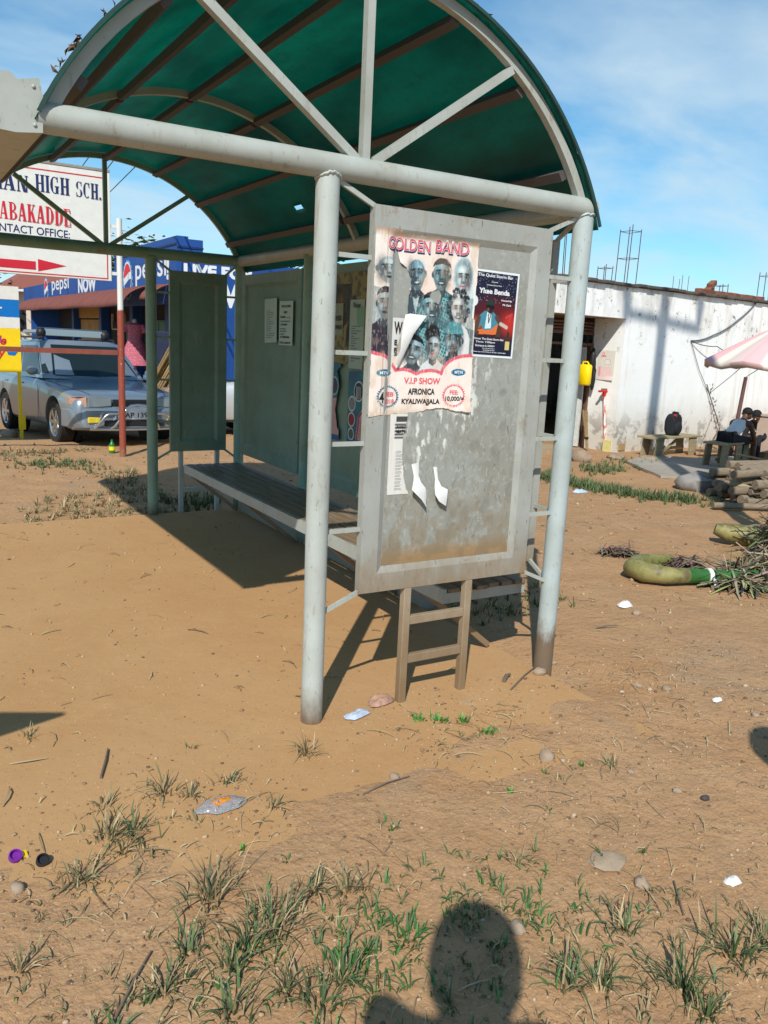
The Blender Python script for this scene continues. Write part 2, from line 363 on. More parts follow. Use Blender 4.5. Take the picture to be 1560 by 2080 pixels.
for a in (-57, -38, -19, 0, 19, 38, 57):
    x, z = arcp(radians(a), AR-.047-.018); mb = MB(); ar = radians(a)
    m3 = Matrix(((cos(ar), 0, sin(ar)), (0, 1, 0), (-sin(ar), 0, cos(ar))))
    for y0, y1 in ((.021, 2.079), (2.121, BL-.021)): mb.box((x, (y0+y1)/2, z+.026), (.042, y1-y0, .034), m3)
    mb.build('purlin', STEEL, sh)
# curved roof sheet, thin, with a ragged hole and nibbled edges
def roof():
    NA, NY = 96, 110; a0, a1 = radians(-65), radians(68.5); y0, y1 = -.05, BL+.06
    v, f, uv = [], [], []
    for s in (0, 1):
        for j in range(NY+1):
            for i in range(NA+1):
                a = a0+(a1-a0)*i/NA; y = y0+(y1-y0)*j/NY
                e = .004*(sin(y*9+a*3)+.7*sin(a*31+y*2))*(1 if j in (0, NY) else .4)
                r = AR+.008+e*.6+(.004 if s else 0); yy = y+(random.uniform(-.004, .004) if j in (0, NY) else 0)
                if s and j in (0, NY): yy = v[j*(NA+1)+i][1]
                x, z = arcp(a, r); v.append((x, yy, z))
    b = (NA+1)*(NY+1); jit = {}
    hole = lambda i, j: (abs((a0+(a1-a0)*(i+.5)/NA)-radians(49.5))*1.3/.025)**2+((y0+(y1-y0)*(j+.5)/NY-2.72)/.065)**2 < 1
    for j in range(NY):
        for i in range(NA):
            if hole(i, j): continue
            p = [j*(NA+1)+i, j*(NA+1)+i+1, (j+1)*(NA+1)+i+1, (j+1)*(NA+1)+i]; f.append(tuple(p[::-1]))
    o = mesh_np('roof_sheet', np.array(v[:b]), np.array(f), ROOF, sh, smooth=True)
    ul = o.data.uv_layers.new(name='UVMap'); li = np.zeros(len(o.data.loops), 'i'); o.data.loops.foreach_get('vertex_index', li)
    uvv = np.stack([(li % (NA+1))/NA*1.8, (li//(NA+1))/NY*3], -1).astype('f'); ul.data.foreach_set('uv', uvv.ravel())
    sl = o.modifiers.new('thickness', 'SOLIDIFY'); sl.thickness = .003; sl.offset = 1; sl.use_rim = True
roof()
EDGEM = simple('dark_green_edge', (.02, .06, .05), .5)
# ragged edge trim of the sheet and dry leaves caught on it
N = 60
for s in (0, 1):
    mb = MB(); ye = -.062 if s == 0 else BL+.072
    for i in range(N):
        a = radians(-64+132*i/N); b = radians(-64+132*(i+1)/N); r = AR+.016; rr = r-.013
        x0, z0 = arcp(a, r); x1, z1 = arcp(b, r); x2, z2 = arcp(b, rr); x3, z3 = arcp(a, rr)
        mb.add([(x0, ye, z0), (x1, ye, z1), (x2, ye, z2), (x3, ye, z3), (x0, ye+.008, z0), (x1, ye+.008, z1), (x2, ye+.008, z2), (x3, ye+.008, z3)], [(0, 1, 2, 3), (4, 5, 6, 7), (0, 1, 5, 4), (3, 2, 6, 7), (0, 3, 7, 4), (1, 2, 6, 5)])
    mb.build('roof_edge', EDGEM, sh)
DRY = simple('dry_leaf', (.16, .085, .045), .9, var=.5, scale=30)
mb = MB()
for i in range(60):
    a = radians(random.choice([random.uniform(-60, -25), random.uniform(-60, -30), random.uniform(20, 62)])); y = -.045+abs(random.gauss(0, .05)); x, z = arcp(a, AR+.022+random.uniform(0, .006))
    m3 = Matrix.Rotation(random.uniform(0, 6), 3, 'Y') @ Matrix.Rotation(random.uniform(-.8, .8), 3, 'X'); s = random.uniform(.006, .014)
    mb.add([Vector((x, y, z))+m3 @ Vector(p)*s for p in ((-1.6, -.5, 0), (0, -.7, .4), (1.5, 0, 0), (0, .6, .4), (-.2, 0, .9))], [(0, 1, 4), (1, 2, 4), (2, 3, 4), (3, 0, 4)])
tag(mb.build('dry_leaves', DRY), kind='stuff')
# gutter with end plates
mb = MB(); mb.bx(-1.155, GX, -.03, BL+.06, 2.195, 2.205); mb.bx(-1.155, -1.147, -.03, BL+.06, 2.205, 2.345); mb.bx(GX-.008, GX, -.03, BL+.06, 2.205, 2.345); mb.bx(-1.147, GX-.008, -.03, BL+.06, 2.33, 2.338)
gt = mb.build('gutter', PIPE, sh)
for y in (-.036, BL+.066):
    mb = MB(); P = [(-1.16, 2.19), (-1.09, 2.186), (-1.012, 2.196), (-1.008, 2.30), (-1.018, 2.352), (-1.08, 2.338), (-1.10, 2.356), (-1.156, 2.35)]
    mb.prism(P, ((0, y+.004, 0), (1, 0, 0), (0, 0, 1)), .008); e = mb.build('end_plate', PIPE, gt)
    if y < 0:
        mb = MB()
        for x, z in ((-1.14, 2.33), (-1.035, 2.215), (-1.14, 2.215), (-1.035, 2.325)): mb.ell((x, y-.006, z), (.006, .004, .006), 8, 6)
        mb.build('rivet', PIPE, gt, 60)
# display panels: sheet tray with a raised frame and a sunk middle on both faces
def tray(w, h, fw=.082, bev=.028, T=.04, dp=.014):
    mb = MB(); x = [0, fw, fw+bev]; 
    def ring(i, y): a = x[i]; return [(a, y, a), (w-a, y, a), (w-a, y, h-a), (a, y, h-a)]
    for s in (-1, 1):
        y0 = s*T/2; y1 = s*(T/2-dp); R = [ring(0, y0), ring(1, y0), ring(2, y1)]; b = len(mb.v)
        mb.v += R[0]+R[1]+R[2]
        for k in range(2): mb.f += [(b+k*4+i, b+k*4+(i+1) % 4, b+k*4+4+(i+1) % 4, b+k*4+4+i) for i in range(4)]
        mb.f.append((b+8, b+9, b+10, b+11))
    n = 12; mb.f += [(i, (i+1) % 4, n+(i+1) % 4, n+i) for i in range(4)]
    return mb
def panel(loc, rz, w, h, mat): 
    o = tray(w, h).build('display_panel', mat, sh); o.location = loc; o.rotation_euler = (0, 0, rz); return o
PANM = paint_mat('scuffed_panel_paint', (.36, .375, .35), .52, .74, .35, .7, (.24, .17, .10))
PANSHADE = paint_mat('panel_paint_with_green_shade', (.16, .26, .21), .3, .5, .3, .8, (.15, .11, .07))  # grey panel paint, darkened and greened to stand for light through the roof
NP = panel((.2, 0, .548), 0, .922, 1.588, PANM)
panel((.672, BL, .562), 0, .515, 1.562, PANSHADE)
for y0, y1 in ((.165, 1.30), (1.53, 2.76), (2.96, 4.19)): panel((BW, y0, .54), pi/2, y1-y0, 1.585, PANM if y0 < 1 else PANSHADE)
RZ = (.83, 1.195, 1.562, 1.935)
def brackets(p, q, z0, z1, mt=PIPE):                                       # rungs and corner braces between a post (p) and a panel edge (q)
    d = (Vector(q)-Vector(p)).normalized()*.04
    for a, b in [(z, z) for z in RZ]+[(2.205, z1), (z0-.065, z0+.005)]:
        mb = MB(); mb.bar((p[0]+d.x, p[1]+d.y, a), (q[0]+d.x*.2*(a != b), q[1]+d.y*.2*(a != b), b), .014, .018); mb.build('bracket', mt, sh)
brackets((0, 0), (.2, 0), .548, 2.13); brackets((BW, 0), (1.122, 0), .548, 2.13)
brackets((FFX, BL), (.672, BL), .562, 2.12, GSHADEP); brackets((BW, BL), (1.187, BL), .562, 2.12, GSHADEP)
for y in (0, 1.43, 2.86):
    brackets((BW, y), (BW, y+(.10 if y else .165)), .54, 2.12); brackets((BW, y+1.43), (BW, y+(1.33 if y else 1.30)), .54, 2.12)
def ladder(xa, xb, y, mat, top):
    lg = []
    for x in (xa, xb): mb = MB(); mb.bx(x-.019, x+.019, y-.019, y+.019, -.1, top); lg.append(mb.build('leg', mat, sh, bevel=.003))
    for z in (.205, .39): mb = MB(); mb.bx(xa+.0195, xb-.0195, y-.014, y+.014, z-.02, z+.02); mb.build('rung', mat, sh, bevel=.002)
ladder(.452, .79, .0, LEGP, .547); ladder(.768, 1.108, BL, PIPE, .561)
# bench inside the shelter
WOODP = M('worn_bench_slat', (.25, .175, .11), .5); WOODP.mix(WOODP.noise(9, .4, .7, 6, .7, (6, .4, 1)), (.12, .08, .05)); WOODP.bump(30, .2, .003, stretch=(5, .3, 1)); WOODM = WOODP.m
bn = thing('bench', 'long slatted bench with worn dark slats under the shelter roof', 'bench', (0, 0, 0))
for i in range(6): x = .835+i*.083; mb = MB(); mb.bx(x-.034, x+.034, .16+random.uniform(-.02, .02), 4.22, .428, .45); mb.build('slat', WOODM, bn, bevel=.003)
mb = MB(); mb.bx(.775, .795, .16, 4.22, .375, .448); mb.bx(.795, 1.29, .16, .18, .375, .427); mb.bx(.795, 1.29, 4.2, 4.22, .375, .427); mb.bx(1.27, 1.29, .18, 4.2, .375, .427)
for y in (1.43, 2.86): mb.bx(.795, 1.27, y-.015, y+.015, .39, .427)
mb.build('frame', PIPE, bn)
for y in (.35, 1.43, 2.86, 4.1): mb = MB(); mb.bar((.80, y+.03, .38), (1.25, y+.03, .02), .03, .03); mb.build('brace', LEGP, bn)
KERB = M('low_concrete_kerb', (.30, .27, .22), .9).bump(20, .3, .01, world=True).m
mb = MB(); mb.bx(1.30, 1.42, 1.1, BL+.05, -.15, .10); tag(mb.build('kerb', KERB, bevel=.008), kind='structure')

# ---- painted inner plate of the near panel: smudges, paper residue, scratches
class CV:                                                         # a small paint canvas, colours in display RGB 0..255
    def __init__(s, w, h, nx, ny, bg):
        s.w, s.h, s.nx, s.ny = w, h, nx, ny
        s.u, s.v = np.meshgrid(np.linspace(0, 1, nx), np.linspace(0, 1, ny)); s.c = np.ones((ny, nx, 3), 'f')*np.array(bg, 'f'); s.a = np.ones((ny, nx), bool)
        s.asp = w/h
    def blend(s, k, col): k = np.clip(k, 0, 1)[..., None]; s.c = s.c*(1-k)+np.array(col, 'f')*k
    def ell(s, u, v, ru, rv, col, k=1, soft=.12, rot=0):
        du, dv = (s.u-u), (s.v-v)
        if rot: x = du*s.w*cos(rot)+dv*s.h*sin(rot); y = -du*s.w*sin(rot)+dv*s.h*cos(rot); du, dv = x/s.w, y/s.h
        d = np.sqrt((du/ru)**2+(dv/rv)**2); s.blend(k*(1-sst(1-soft, 1+soft, d)), col)
    def inside(s, poly):
        r = np.zeros(s.u.shape, bool); n = len(poly)
        for i in range(n):
            (x0, y0), (x1, y1) = poly[i], poly[(i+1) % n]
            if y0 == y1: continue
            c = ((y0 > s.v) != (y1 > s.v)) & (s.u < (x1-x0)*(s.v-y0)/(y1-y0)+x0); r ^= c
        return r
    def poly(s, pts, col, k=1): s.blend(s.inside(pts)*k, col)
    def line(s, a, b, wd, col, k=1):
        ax, ay, bx, by = a[0]*s.w, a[1]*s.h, b[0]*s.w, b[1]*s.h; px, py = s.u*s.w-ax, s.v*s.h-ay; dx, dy = bx-ax, by-ay
        t = np.clip((px*dx+py*dy)/(dx*dx+dy*dy+1e-9), 0, 1); d = np.hypot(px-t*dx, py-t*dy); s.blend(k*(1-sst(wd*.5, wd*.9, d)), col)
    def fbm(s, sc, seed=0, o=4, st=1): return fbm(s.u*s.w*sc*st+seed, s.v*s.h*sc+seed*1.7, o)
    def sheet(s, name, o, xd, zd, mat, parent, depth):            # o = upper left; depth(u, v) = lift off along the normal
        xd, zd = Vector(xd), Vector(zd); n = np.array(xd.cross(zd)); P = np.array(o)+s.u[..., None]*s.w*np.array(xd)-s.v[..., None]*s.h*np.array(zd)+depth(s.u, s.v)[..., None]*n
        I = np.arange(s.nx*s.ny).reshape(s.ny, s.nx); ok = s.a[:-1, :-1] & s.a[1:, :-1] & s.a[:-1, 1:] & s.a[1:, 1:]
        f = np.stack([I[1:, :-1], I[1:, 1:], I[:-1, 1:], I[:-1, :-1]], -1)[ok]
        c = lin(np.clip(s.c, 0, 255)/255.).reshape(-1, 3)
        return mesh_np(name, P.reshape(-1, 3), f, mat, parent, c, True)
pc = CV(.70, 1.366, 210, 400, (150, 153, 147))
pc.blend(.6*sst(.42, .66, pc.fbm(5, 3)), (140, 138, 128)); pc.blend(.32*sst(.52, .7, pc.fbm(24, 9, 5, 2.0))*(.3+.7*pc.v), (118, 112, 98)); pc.blend(.4*sst(.64, .70, pc.fbm(70, 21, 3, 1)), (178, 178, 170))
for i in range(130):
    u, v = random.random(), .35+.65*random.random(); l = random.uniform(.003, .03); pc.line((u, v), (u+random.uniform(-.02, .02), v+l), random.uniform(.001, .003), random.choice([(70, 66, 58), (100, 92, 78), (205, 204, 196)]), random.uniform(.3, .8))
for u, v, ru, rv in ((.93, .33, .03, .02), (.66, .62, .03, .014), (.84, .66, .022, .03), (.88, .56, .03, .016), (.42, .80, .022, .03), (.5, .88, .03, .03), (.62, .85, .03, .025), (.78, .83, .03, .03), (.86, .45, .03, .012), (.28, .85, .012, .03), (.70, .24, .03, .014), (.9, .27, .02, .03), (.98, .78, .04, .03), (.36, .93, .02, .02)):
    pc.ell(u, v, ru, rv, (118, 118, 111), random.uniform(.25, .6), random.uniform(.3, .7), random.uniform(-.8, .8)); pc.ell(u+.005, v+.006, ru*.55, rv*.5, (140, 142, 136), .6, .4)
res = sst(.5, .58, pc.fbm(30, 40, 4, 2.2))
for u, v, ru, rv, k in ((.25, .60, .07, .11, 1), (.40, .57, .05, .10, 1), (.56, .50, .10, .09, .9), (.62, .42, .05, .12, .7), (.45, .48, .25, .04, .9), (.72, .36, .05, .06, .6), (.10, .55, .08, .06, .5)):
    d = np.hypot((pc.u-u)/ru, (pc.v-v)/rv); pc.blend(k*res*(1-sst(.6, 1.1, d)), (214, 214, 208))
pc.blend(sst(.93, .985, pc.v+.03*(pc.fbm(40, 2)-.5))*.85, (150, 118, 78)); pc.blend(.6*sst(.70, 1.0, pc.v)*sst(.45, .6, pc.fbm(16, 77)), (128, 112, 88))
pc.sheet('painted_plate', (.311, -.0065, 2.026), (1, 0, 0), (0, 0, 1), PANELC, NP, lambda u, v: 0*u)
kp = bpy.data.objects['painted_plate']; kp.location = (-.2, 0, -.548)

# ------------------------------------------------------------------ posters on the near panel
EXx, EZz = Vector((1, 0, 0)), Vector((0, 0, 1))
def face(cv, u, v, ru, rv, skin, lay):
    """one printed half-length portrait; lay = dict(hair, body, shirt, ...)"""
    w, h = cv.w, cv.h; sk = np.array(skin, 'f'); dk = sk*.52; hi = np.minimum(sk*1.45+np.array([14, 34, 40]), 255); t = lay.get('tilt', 0); asp = w/h
    P = lambda a, b: (u+(a*cos(t)-b*sin(t)*rv/ru*(h/w))*ru, v+(b*cos(t)+a*sin(t)*ru/rv*asp)*rv)
    bw = lay.get('bw', 2.3); b0 = lay.get('b0', 1.15)
    if 'body' in lay:
        cv.poly([(u-ru*.45, v+rv*b0*.8), (u+ru*.45, v+rv*b0*.8), (u+ru*bw*.75, v+rv*(b0+.30)), (u+ru*bw, v+rv*(b0+.9)), (u+ru*bw, v+rv*(b0+2.2)), (u-ru*bw, v+rv*(b0+2.2)), (u-ru*bw, v+rv*(b0+.9)), (u-ru*bw*.75, v+rv*(b0+.30))], lay['body'])
        if lay.get('plaid'):
            R = cv.inside([(u-ru*bw*.75, v+rv*(b0+.3)), (u+ru*bw*.75, v+rv*(b0+.3)), (u+ru*bw, v+rv*(b0+2.2)), (u-ru*bw, v+rv*(b0+2.2))])
            g = (np.sin((cv.u*w+cv.v*h*.4)*420) > .55) | (np.sin((cv.v*h-cv.u*w*.4)*420) > .55); cv.blend(R*g*.75, (150, 205, 205))
        if lay.get('suit'):
            cv.poly([(u-ru*.5, v+rv*b0*.95), (u+ru*.5, v+rv*b0*.95), (u+ru*.1, v+rv*(b0+1.4))], (232, 236, 236))
        cv.poly([(u-ru*.5, v+rv*.5), (u+ru*.5, v+rv*.5), (u+ru*.6, v+rv*(b0+.15)), (u, v+rv*(b0+.4)), (u-ru*.6, v+rv*(b0+.15))], dk*1.15)
    hr = lay.get('hair')
    if hr == 'curl':
        for i in range(90):
            a = random.uniform(-.3*pi, 1.3*pi); q = random.uniform(.8, 1.55); c = random.choice([(38, 42, 48), (28, 30, 34), (70, 88, 92)])
            cv.ell(u+ru*1.05*q*cos(a), v-rv*.1-rv*q*.95*sin(a)*.95, ru*.20, rv*.13, c, .9, .3)
    if hr == 'scarf': cv.ell(u, v-rv*.05, ru*1.35, rv*1.28, (176, 200, 204), 1, .08); cv.poly([(u-ru*1.2, v+rv*.3), (u+ru*1.3, v+rv*.3), (u+ru*1.7, v+rv*2.2), (u-ru*1.0, v+rv*1.8)], (206, 220, 220)); cv.ell(u, v-rv*.1, ru*1.1, rv*1.1, (96, 116, 122), .6, .2)
    if hr == 'quiff': cv.ell(*P(-.25, -1.0), ru*1.15, rv*.72, (26, 28, 32), 1, .15); cv.ell(u, v-rv*.3, ru*1.08, rv*.9, (30, 32, 36), 1, .1)
    for s in (-1, 1):
        if hr not in ('scarf', 'curl'): cv.ell(*P(s*1.0, .05), ru*.17, rv*.2, dk, 1, .3)
    cv.ell(u, v, ru, rv*.82, sk, 1, .08, t); cv.ell(*P(0, .30), ru*.78, rv*.72, sk, 1, .08, t)
    s = lay.get('light', -1)
    cv.ell(*P(-s*.62, .1), ru*.42, rv*.75, dk, .75, .8, t); cv.ell(*P(s*.25, -.48), ru*.55, rv*.26, hi, .75, .9, t); cv.ell(*P(s*.45, .22), ru*.28, rv*.2, hi, .55, .9, t)
    cv.ell(*P(0, .12), ru*.12, rv*.28, hi, .35, .9, t); cv.ell(*P(-.22, .2), ru*.12, rv*.2, dk, .5, .9, t); cv.ell(*P(0, .30), ru*.24, rv*.08, dk, .8, .6, t)
    for e in (-1, 1):
        cv.ell(*P(e*.40, -.26), ru*.30, rv*.05, dk*.4, .95, .5, t+e*.12); cv.ell(*P(e*.40, -.10), ru*.24, rv*.10, dk*.8, .9, .7, t)
        cv.ell(*P(e*.40, -.10), ru*.17, rv*.042, (178, 184, 184), .85, .6, t); cv.ell(*P(e*.39, -.10), ru*.085, rv*.052, (18, 20, 22), 1, .5, t)
    if lay.get('smile'): cv.ell(*P(0, .55), ru*.42, rv*.13, dk*.6, .95, .4, t); cv.ell(*P(0, .53), ru*.30, rv*.055, (206, 212, 210), .95, .6, t)
    else: cv.ell(*P(0, .56), ru*.34, rv*.09, lay.get('lip', dk*.7), .9, .4, t); cv.line(P(-.3, .56), P(.3, .56), .0016, dk*.4, .9)
    if lay.get('beard'): cv.ell(*P(0, .86), ru*.45, rv*.17, (26, 28, 30), .9, .5, t); cv.ell(*P(0, .42), ru*.4, rv*.05, (26, 28, 30), .9, .5, t)
    if hr == 'short': 
        k = cv.inside([P(1.08*cos(x), -.42-.62*sin(x)) for x in np.linspace(0, pi, 14)]+[P(-.8, -.55), P(0, -.68), P(.8, -.55)]); cv.blend(k*1., (26, 30, 34))
    if hr == 'cap': k = cv.inside([P(1.08*cos(x), -.32-.85*sin(x)) for x in np.linspace(0, pi, 14)]+[P(-.6, -.42), P(0, -.46), P(.6, -.42)]); cv.blend(k*1., (72, 138, 146)); cv.line(P(-1, -.36), P(1, -.36), .004, (34, 74, 82))
def warp(u, v, a=.003): return a*(fbm(u*5+3, v*6+1, 3)-.5)
PX0, PZ0, PW, PH = .203, 2.052, .532, .747
cv = CV(PW, PH, 230, 322, (228, 222, 214))
cv.blend(.55*sst(.4, .7, cv.fbm(5, 3)), (238, 230, 222)); cv.ell(.6, .35, .5, .3, (240, 206, 192), .5, .9)
SKB = (92, 114, 120); TEAL = (52, 108, 116)
face(cv, .135, .205, .105, .075, (150, 160, 162), dict(hair=None, light=1))
face(cv, .40, .215, .078, .088, (86, 108, 118), dict(tilt=-.12, smile=1, body=(34, 40, 52), suit=1, bw=2.0, light=1))
face(cv, .634, .208, .080, .086, SKB, dict(hair='short', smile=1, body=TEAL, plaid=1, bw=2.6))
face(cv, .845, .215, .075, .085, (150, 158, 160), dict(hair='scarf', lip=(196, 120, 130)))
cv.poly([(.0, .30), (.62, .36), (.97, .32), (.97, .66), (.0, .66)], (84, 112, 116), .5); cv.poly([(.36, .5), (.6, .45), (.98, .5), (.98, .72), (.5, .76)], (70, 92, 100), .6)
face(cv, .115, .385, .075, .085, (108, 118, 124), dict(hair='short', body=(36, 48, 58), bw=1.9, b0=1.1))
face(cv, .815, .390, .068, .078, (158, 160, 160), dict(hair='curl', smile=1, body=(214, 214, 212), bw=1.9))
face(cv, .560, .388, .082, .082, SKB, dict(hair='short', body=(46, 96, 106), plaid=1, bw=2.0, smile=1, light=-1))
face(cv, .785, .562, .088, .088, (88, 110, 118), dict(hair='cap', body=(56, 74, 92), bw=1.9, beard=1))
face(cv, .400, .625, .090, .080, (104, 116, 122), dict(hair='short', tilt=.14, smile=1, body=(52, 78, 88), bw=1.7, light=1))
face(cv, .593, .605, .062, .070, (130, 136, 140), dict(hair='quiff', body=(206, 214, 216), bw=2.2, lip=(220, 110, 120), light=1))
cv.blend(cv.inside([(.0, .50), (.06, .48), (.15, .56), (.17, .66), (0, .65)])*.95, (50, 42, 52))
sc_ = [(0, .640), (.05, .648), (.12, .656), (.18, .676), (.25, .735), (.32, .728), (.38, .735), (.442, .752), (.50, .738), (.58, .731), (.64, .735), (.684, .748), (.70, .715), (.74, .685), (.80, .66), (.88, .645), (.96, .640), (1, .642)]
cv.poly(sc_+[(1, 1), (0, 1)], (236, 222, 212))
for a, b in zip(sc_[:-1], sc_[1:]): cv.line((a[0], a[1]+.006), (b[0], b[1]+.006), .010, (216, 92, 108))
for (cu, cvv, r, col) in ((.182, .888, .105, (24, 100, 140)), (.822, .879, .112, (222, 110, 124))):
    a = np.arctan2((cv.v-cvv)*PH, (cv.u-cu)*PW); d = np.hypot((cv.u-cu)*PW, (cv.v-cvv)*PH*1.22); R = r*PW*(1+.05*np.sign(np.sin(a*32)))
    cv.blend((d < R)*(d > r*PW*.84)*1., col)
for (cu, cvv) in ((.134, .757), (.855, .744)): cv.ell(cu, cvv, .072, .020, (16, 104, 146), 1, .05); 
stain = cv.fbm(7, 11); cv.blend(.7*(1-sst(.0, .055, cv.v+.04*(stain-.5))), (150, 112, 82)); cv.blend(.35*sst(.55, .7, cv.fbm(12, 31, 4, 2)), (206, 176, 150)); cv.blend(.5*sst(.93, 1, cv.v+.05*(stain-.5)), (186, 160, 132))
cv.blend(.35*sst(.62, .68, cv.fbm(60, 90, 3, 3)), (240, 236, 228)); cv.blend(.25*(abs(cv.u-.115) < .006), (120, 84, 60)); cv.blend(.22*(abs(cv.u-.18) < .004), (140, 100, 74))
jg = lambda P, a=.008: [(x+random.uniform(-a, a), y+random.uniform(-a, a)) for x, y in P]
def subdiv(P, n=4): return [(P[i][0]+(P[(i+1) % len(P)][0]-P[i][0])*k/n, P[i][1]+(P[(i+1) % len(P)][1]-P[i][1])*k/n) for i in range(len(P)) for k in range(n)]
tear = jg(subdiv([(.178, .050), (.205, .060), (.235, .172), (.318, .200), (.345, .25), (.340, .315), (.332, .43), (.288, .529), (.240, .64), (.196, .752), (.168, .752), (.168, .6), (.150, .467), (.160, .33), (.164, .218), (.168, .12)]))
cv.a &= ~cv.inside(tear)
botp = jg(subdiv([(-.1, 1.1), (-.1, .992), (.08, .995), (.22, .988), (.44, .978), (.56, .962), (.70, .950), (.80, .962), (.9, .972), (1.1, .975), (1.1, 1.1)], 5), .004); cv.a &= ~cv.inside(botp)
cv.a &= ~((cv.v < .006+.012*cv.fbm(30, 5)) & (cv.u > .25)); cv.a &= ~(cv.u > 1-.018*(1-cv.v)-.006*cv.fbm(40, 8))
cv.a &= ~((cv.u < .006*cv.fbm(50, 2)+(.065*sst(.2, 1, cv.v)*0)))
def pdep(u, v):
    x = u*PW; k = np.minimum(sst(.062, .115, x), 1); k = k*sst(-.004, .034, v*PH); b = -.0235+.0150*k
    lift = .010*sst(.9, 1.0, v)*sst(.4, .9, u)+.012*np.exp(-(((u-.24)/.05)**2+((v-.19)/.03)**2))
    return -b-.0+lift+warp(u, v, .006)
po = thing('torn_poster', 'large faded concert poster torn down its left side, with many printed faces', 'poster', (PX0, 0, 1.305))
o = cv.sheet('sheet', (0, 0, PH), EXx, EZz, PAPER, po, pdep)
# xd × zd = -y: depth is positive towards the viewer
def pt(mb, s, u, v, wu, hv, bold=.02, off=0, dep=.026, rot=0): 
    n0 = len(mb.v); put_text(mb, s, (u*PW, 0, PH-v*PH), EXx, EZz, wu*PW, hv*PH, bold, off=0, rot=rot)
    for i in range(n0, len(mb.v)): x, y, z = mb.v[i]; mb.v[i] = (x, -float(pdep(np.float32(x/PW), np.float32(1-z/PH)))-.0014-off, z)
    return mb
for k, (s, u, wu) in enumerate((('GOLDEN', .112, .40), ('BAND', .555, .325))):
    mb = MB(); pt(mb, s, u+.004, .112-.012*k-.0, wu, .072, .045, 0); mb.build('lettering', NAVY, po)
    mb = MB(); pt(mb, s, u, .104-.012*k, wu, .068, .045, .0006); mb.build('lettering', WPRINT, po)
    mb = MB(); pt(mb, s, u+.004, .102-.012*k, wu-.008, .064, .012, .0012); mb.build('lettering', PINK, po)
d2 = .0125
mb = MB(); pt(mb, 'V.I.P SHOW', .33, .815, .346, .036, .03, 0); pt(mb, 'FEB', .155, .886, .085, .024, .02, 0); pt(mb, '2018', .152, .925, .095, .024, .02, 0); pt(mb, 'FEE:', .78, .872, .085, .024, .02, 0); mb.build('lettering', PINK, po)
mb = MB(); pt(mb, 'AFRONICA', .373, .875, .255, .036, .035, 0); pt(mb, 'KYALIWAJJALA', .319, .936, .362, .038, .035, 0); pt(mb, '10,000/=', .738, .914, .184, .032, .025, 0); pt(mb, '4', .096, .922, .045, .062, .02, 0); mb.build('lettering', BLACKP, po)
mb = MB(); pt(mb, 'MTN', .815, .752, .082, .017, .03, 0); pt(mb, 'MTN', .092, .765, .082, .017, .03, 0); mb.build('lettering', WPRINT, po)
# hanging flap of the tear, its white back outwards
def strip(name, pts, mat, parent, th=.0006):
    """folded paper scrap through a list of (left, right) edge points"""
    mb = MB(); L = []
    for a, b in pts: L += [a, ((Vector(a)+Vector(b))/2+Vector((0, -.004, 0))), b]
    n = len(pts); mb.add(L, [(i*3+k, i*3+k+1, i*3+k+4, i*3+k+3) for i in range(n-1) for k in (0, 1)]); return mb.build(name, mat, parent, 60)
strip('flap', [((.165, -.013, .42), (.185, -.016, .425)), ((.14, -.03, .33), (.258, -.032, .42)), ((.135, -.035, .28), (.20, -.03, .345)), ((.122, -.025, .215), (.142, -.02, .215))], WHITEP, po)
# second poster: dark bar night bill
QX, QZ, QW, QH = .708, 1.937, .243, .369
c2 = CV(QW, QH, 150, 228, (20, 24, 48)); c2.blend(.8*sst(.45, .6, c2.fbm(30, 4)), (28, 34, 62)); c2.ell(.55, .52, .62, .22, (92, 18, 24), .95, .6); c2.ell(.9, .60, .25, .14, (196, 48, 34), .85, .7); c2.ell(.1, .62, .16, .08, (214, 120, 40), .7, .7)
c2.poly([(.10, .70), (.33, .655), (.45, .665), (.60, .60), (.68, .64), (.60, .73), (.3, .735), (.12, .74)], (214, 112, 52)); c2.poly([(.08, .71), (.18, .70), (.17, .755), (.08, .755)], (70, 48, 40)); c2.poly([(.60, .61), (.68, .64), (.66, .755), (.56, .755)], (74, 50, 40))
c2.poly([(.27, .465), (.46, .465), (.57, .52), (.60, .60), (.44, .68), (.28, .69), (.20, .62), (.14, .70), (.08, .69), (.15, .53)], (66, 132, 152)); c2.poly([(.33, .475), (.43, .475), (.44, .66), (.30, .67)], (210, 224, 228))
c2.line((.56, .53), (.66, .60), .016, (84, 60, 52)); c2.line((.66, .60), (.80, .635), .012, (196, 178, 168)); c2.line((.15, .55), (.10, .70), .016, (84, 60, 52)); c2.line((.36, .50), (.38, .6), .003, (30, 30, 34)); c2.line((.42, .5), (.38, .6), .003, (30, 30, 34))
c2.ell(.385, .425, .075, .062, (86, 62, 54), 1, .1); c2.ell(.41, .46, .05, .035, (34, 26, 26), .9, .4); c2.ell(.385, .375, .085, .042, (34, 50, 46), 1, .1); c2.line((.33, .415), (.45, .418), .012, (14, 14, 18)); c2.ell(.35, .44, .02, .015, (150, 116, 100), .6, .6)
c2.ell(.02, .36, .085, .062, (214, 222, 226), 1, .05); c2.poly([(.80, .80), (.90, .80), (.90, .90), (.80, .90)], (206, 186, 120)); c2.poly([(.83, .68), (.87, .68), (.89, .80), (.81, .80)], (60, 40, 24))
c2.line((.78, .52), (.9, .48), .008, (190, 60, 60)); c2.line((.9, .48), (.85, .56), .006, (190, 60, 60))
for i in range(150): c2.ell(random.uniform(.03, .97), random.random()**2*.35+.02, .006, .004, (190, 200, 214), .8, .3)
e = np.minimum(np.minimum(c2.u*c2.w, (1-c2.u)*c2.w), np.minimum(c2.v*c2.h, (1-c2.v)*c2.h)); c2.blend((e < .0085)*1., (222, 228, 230))
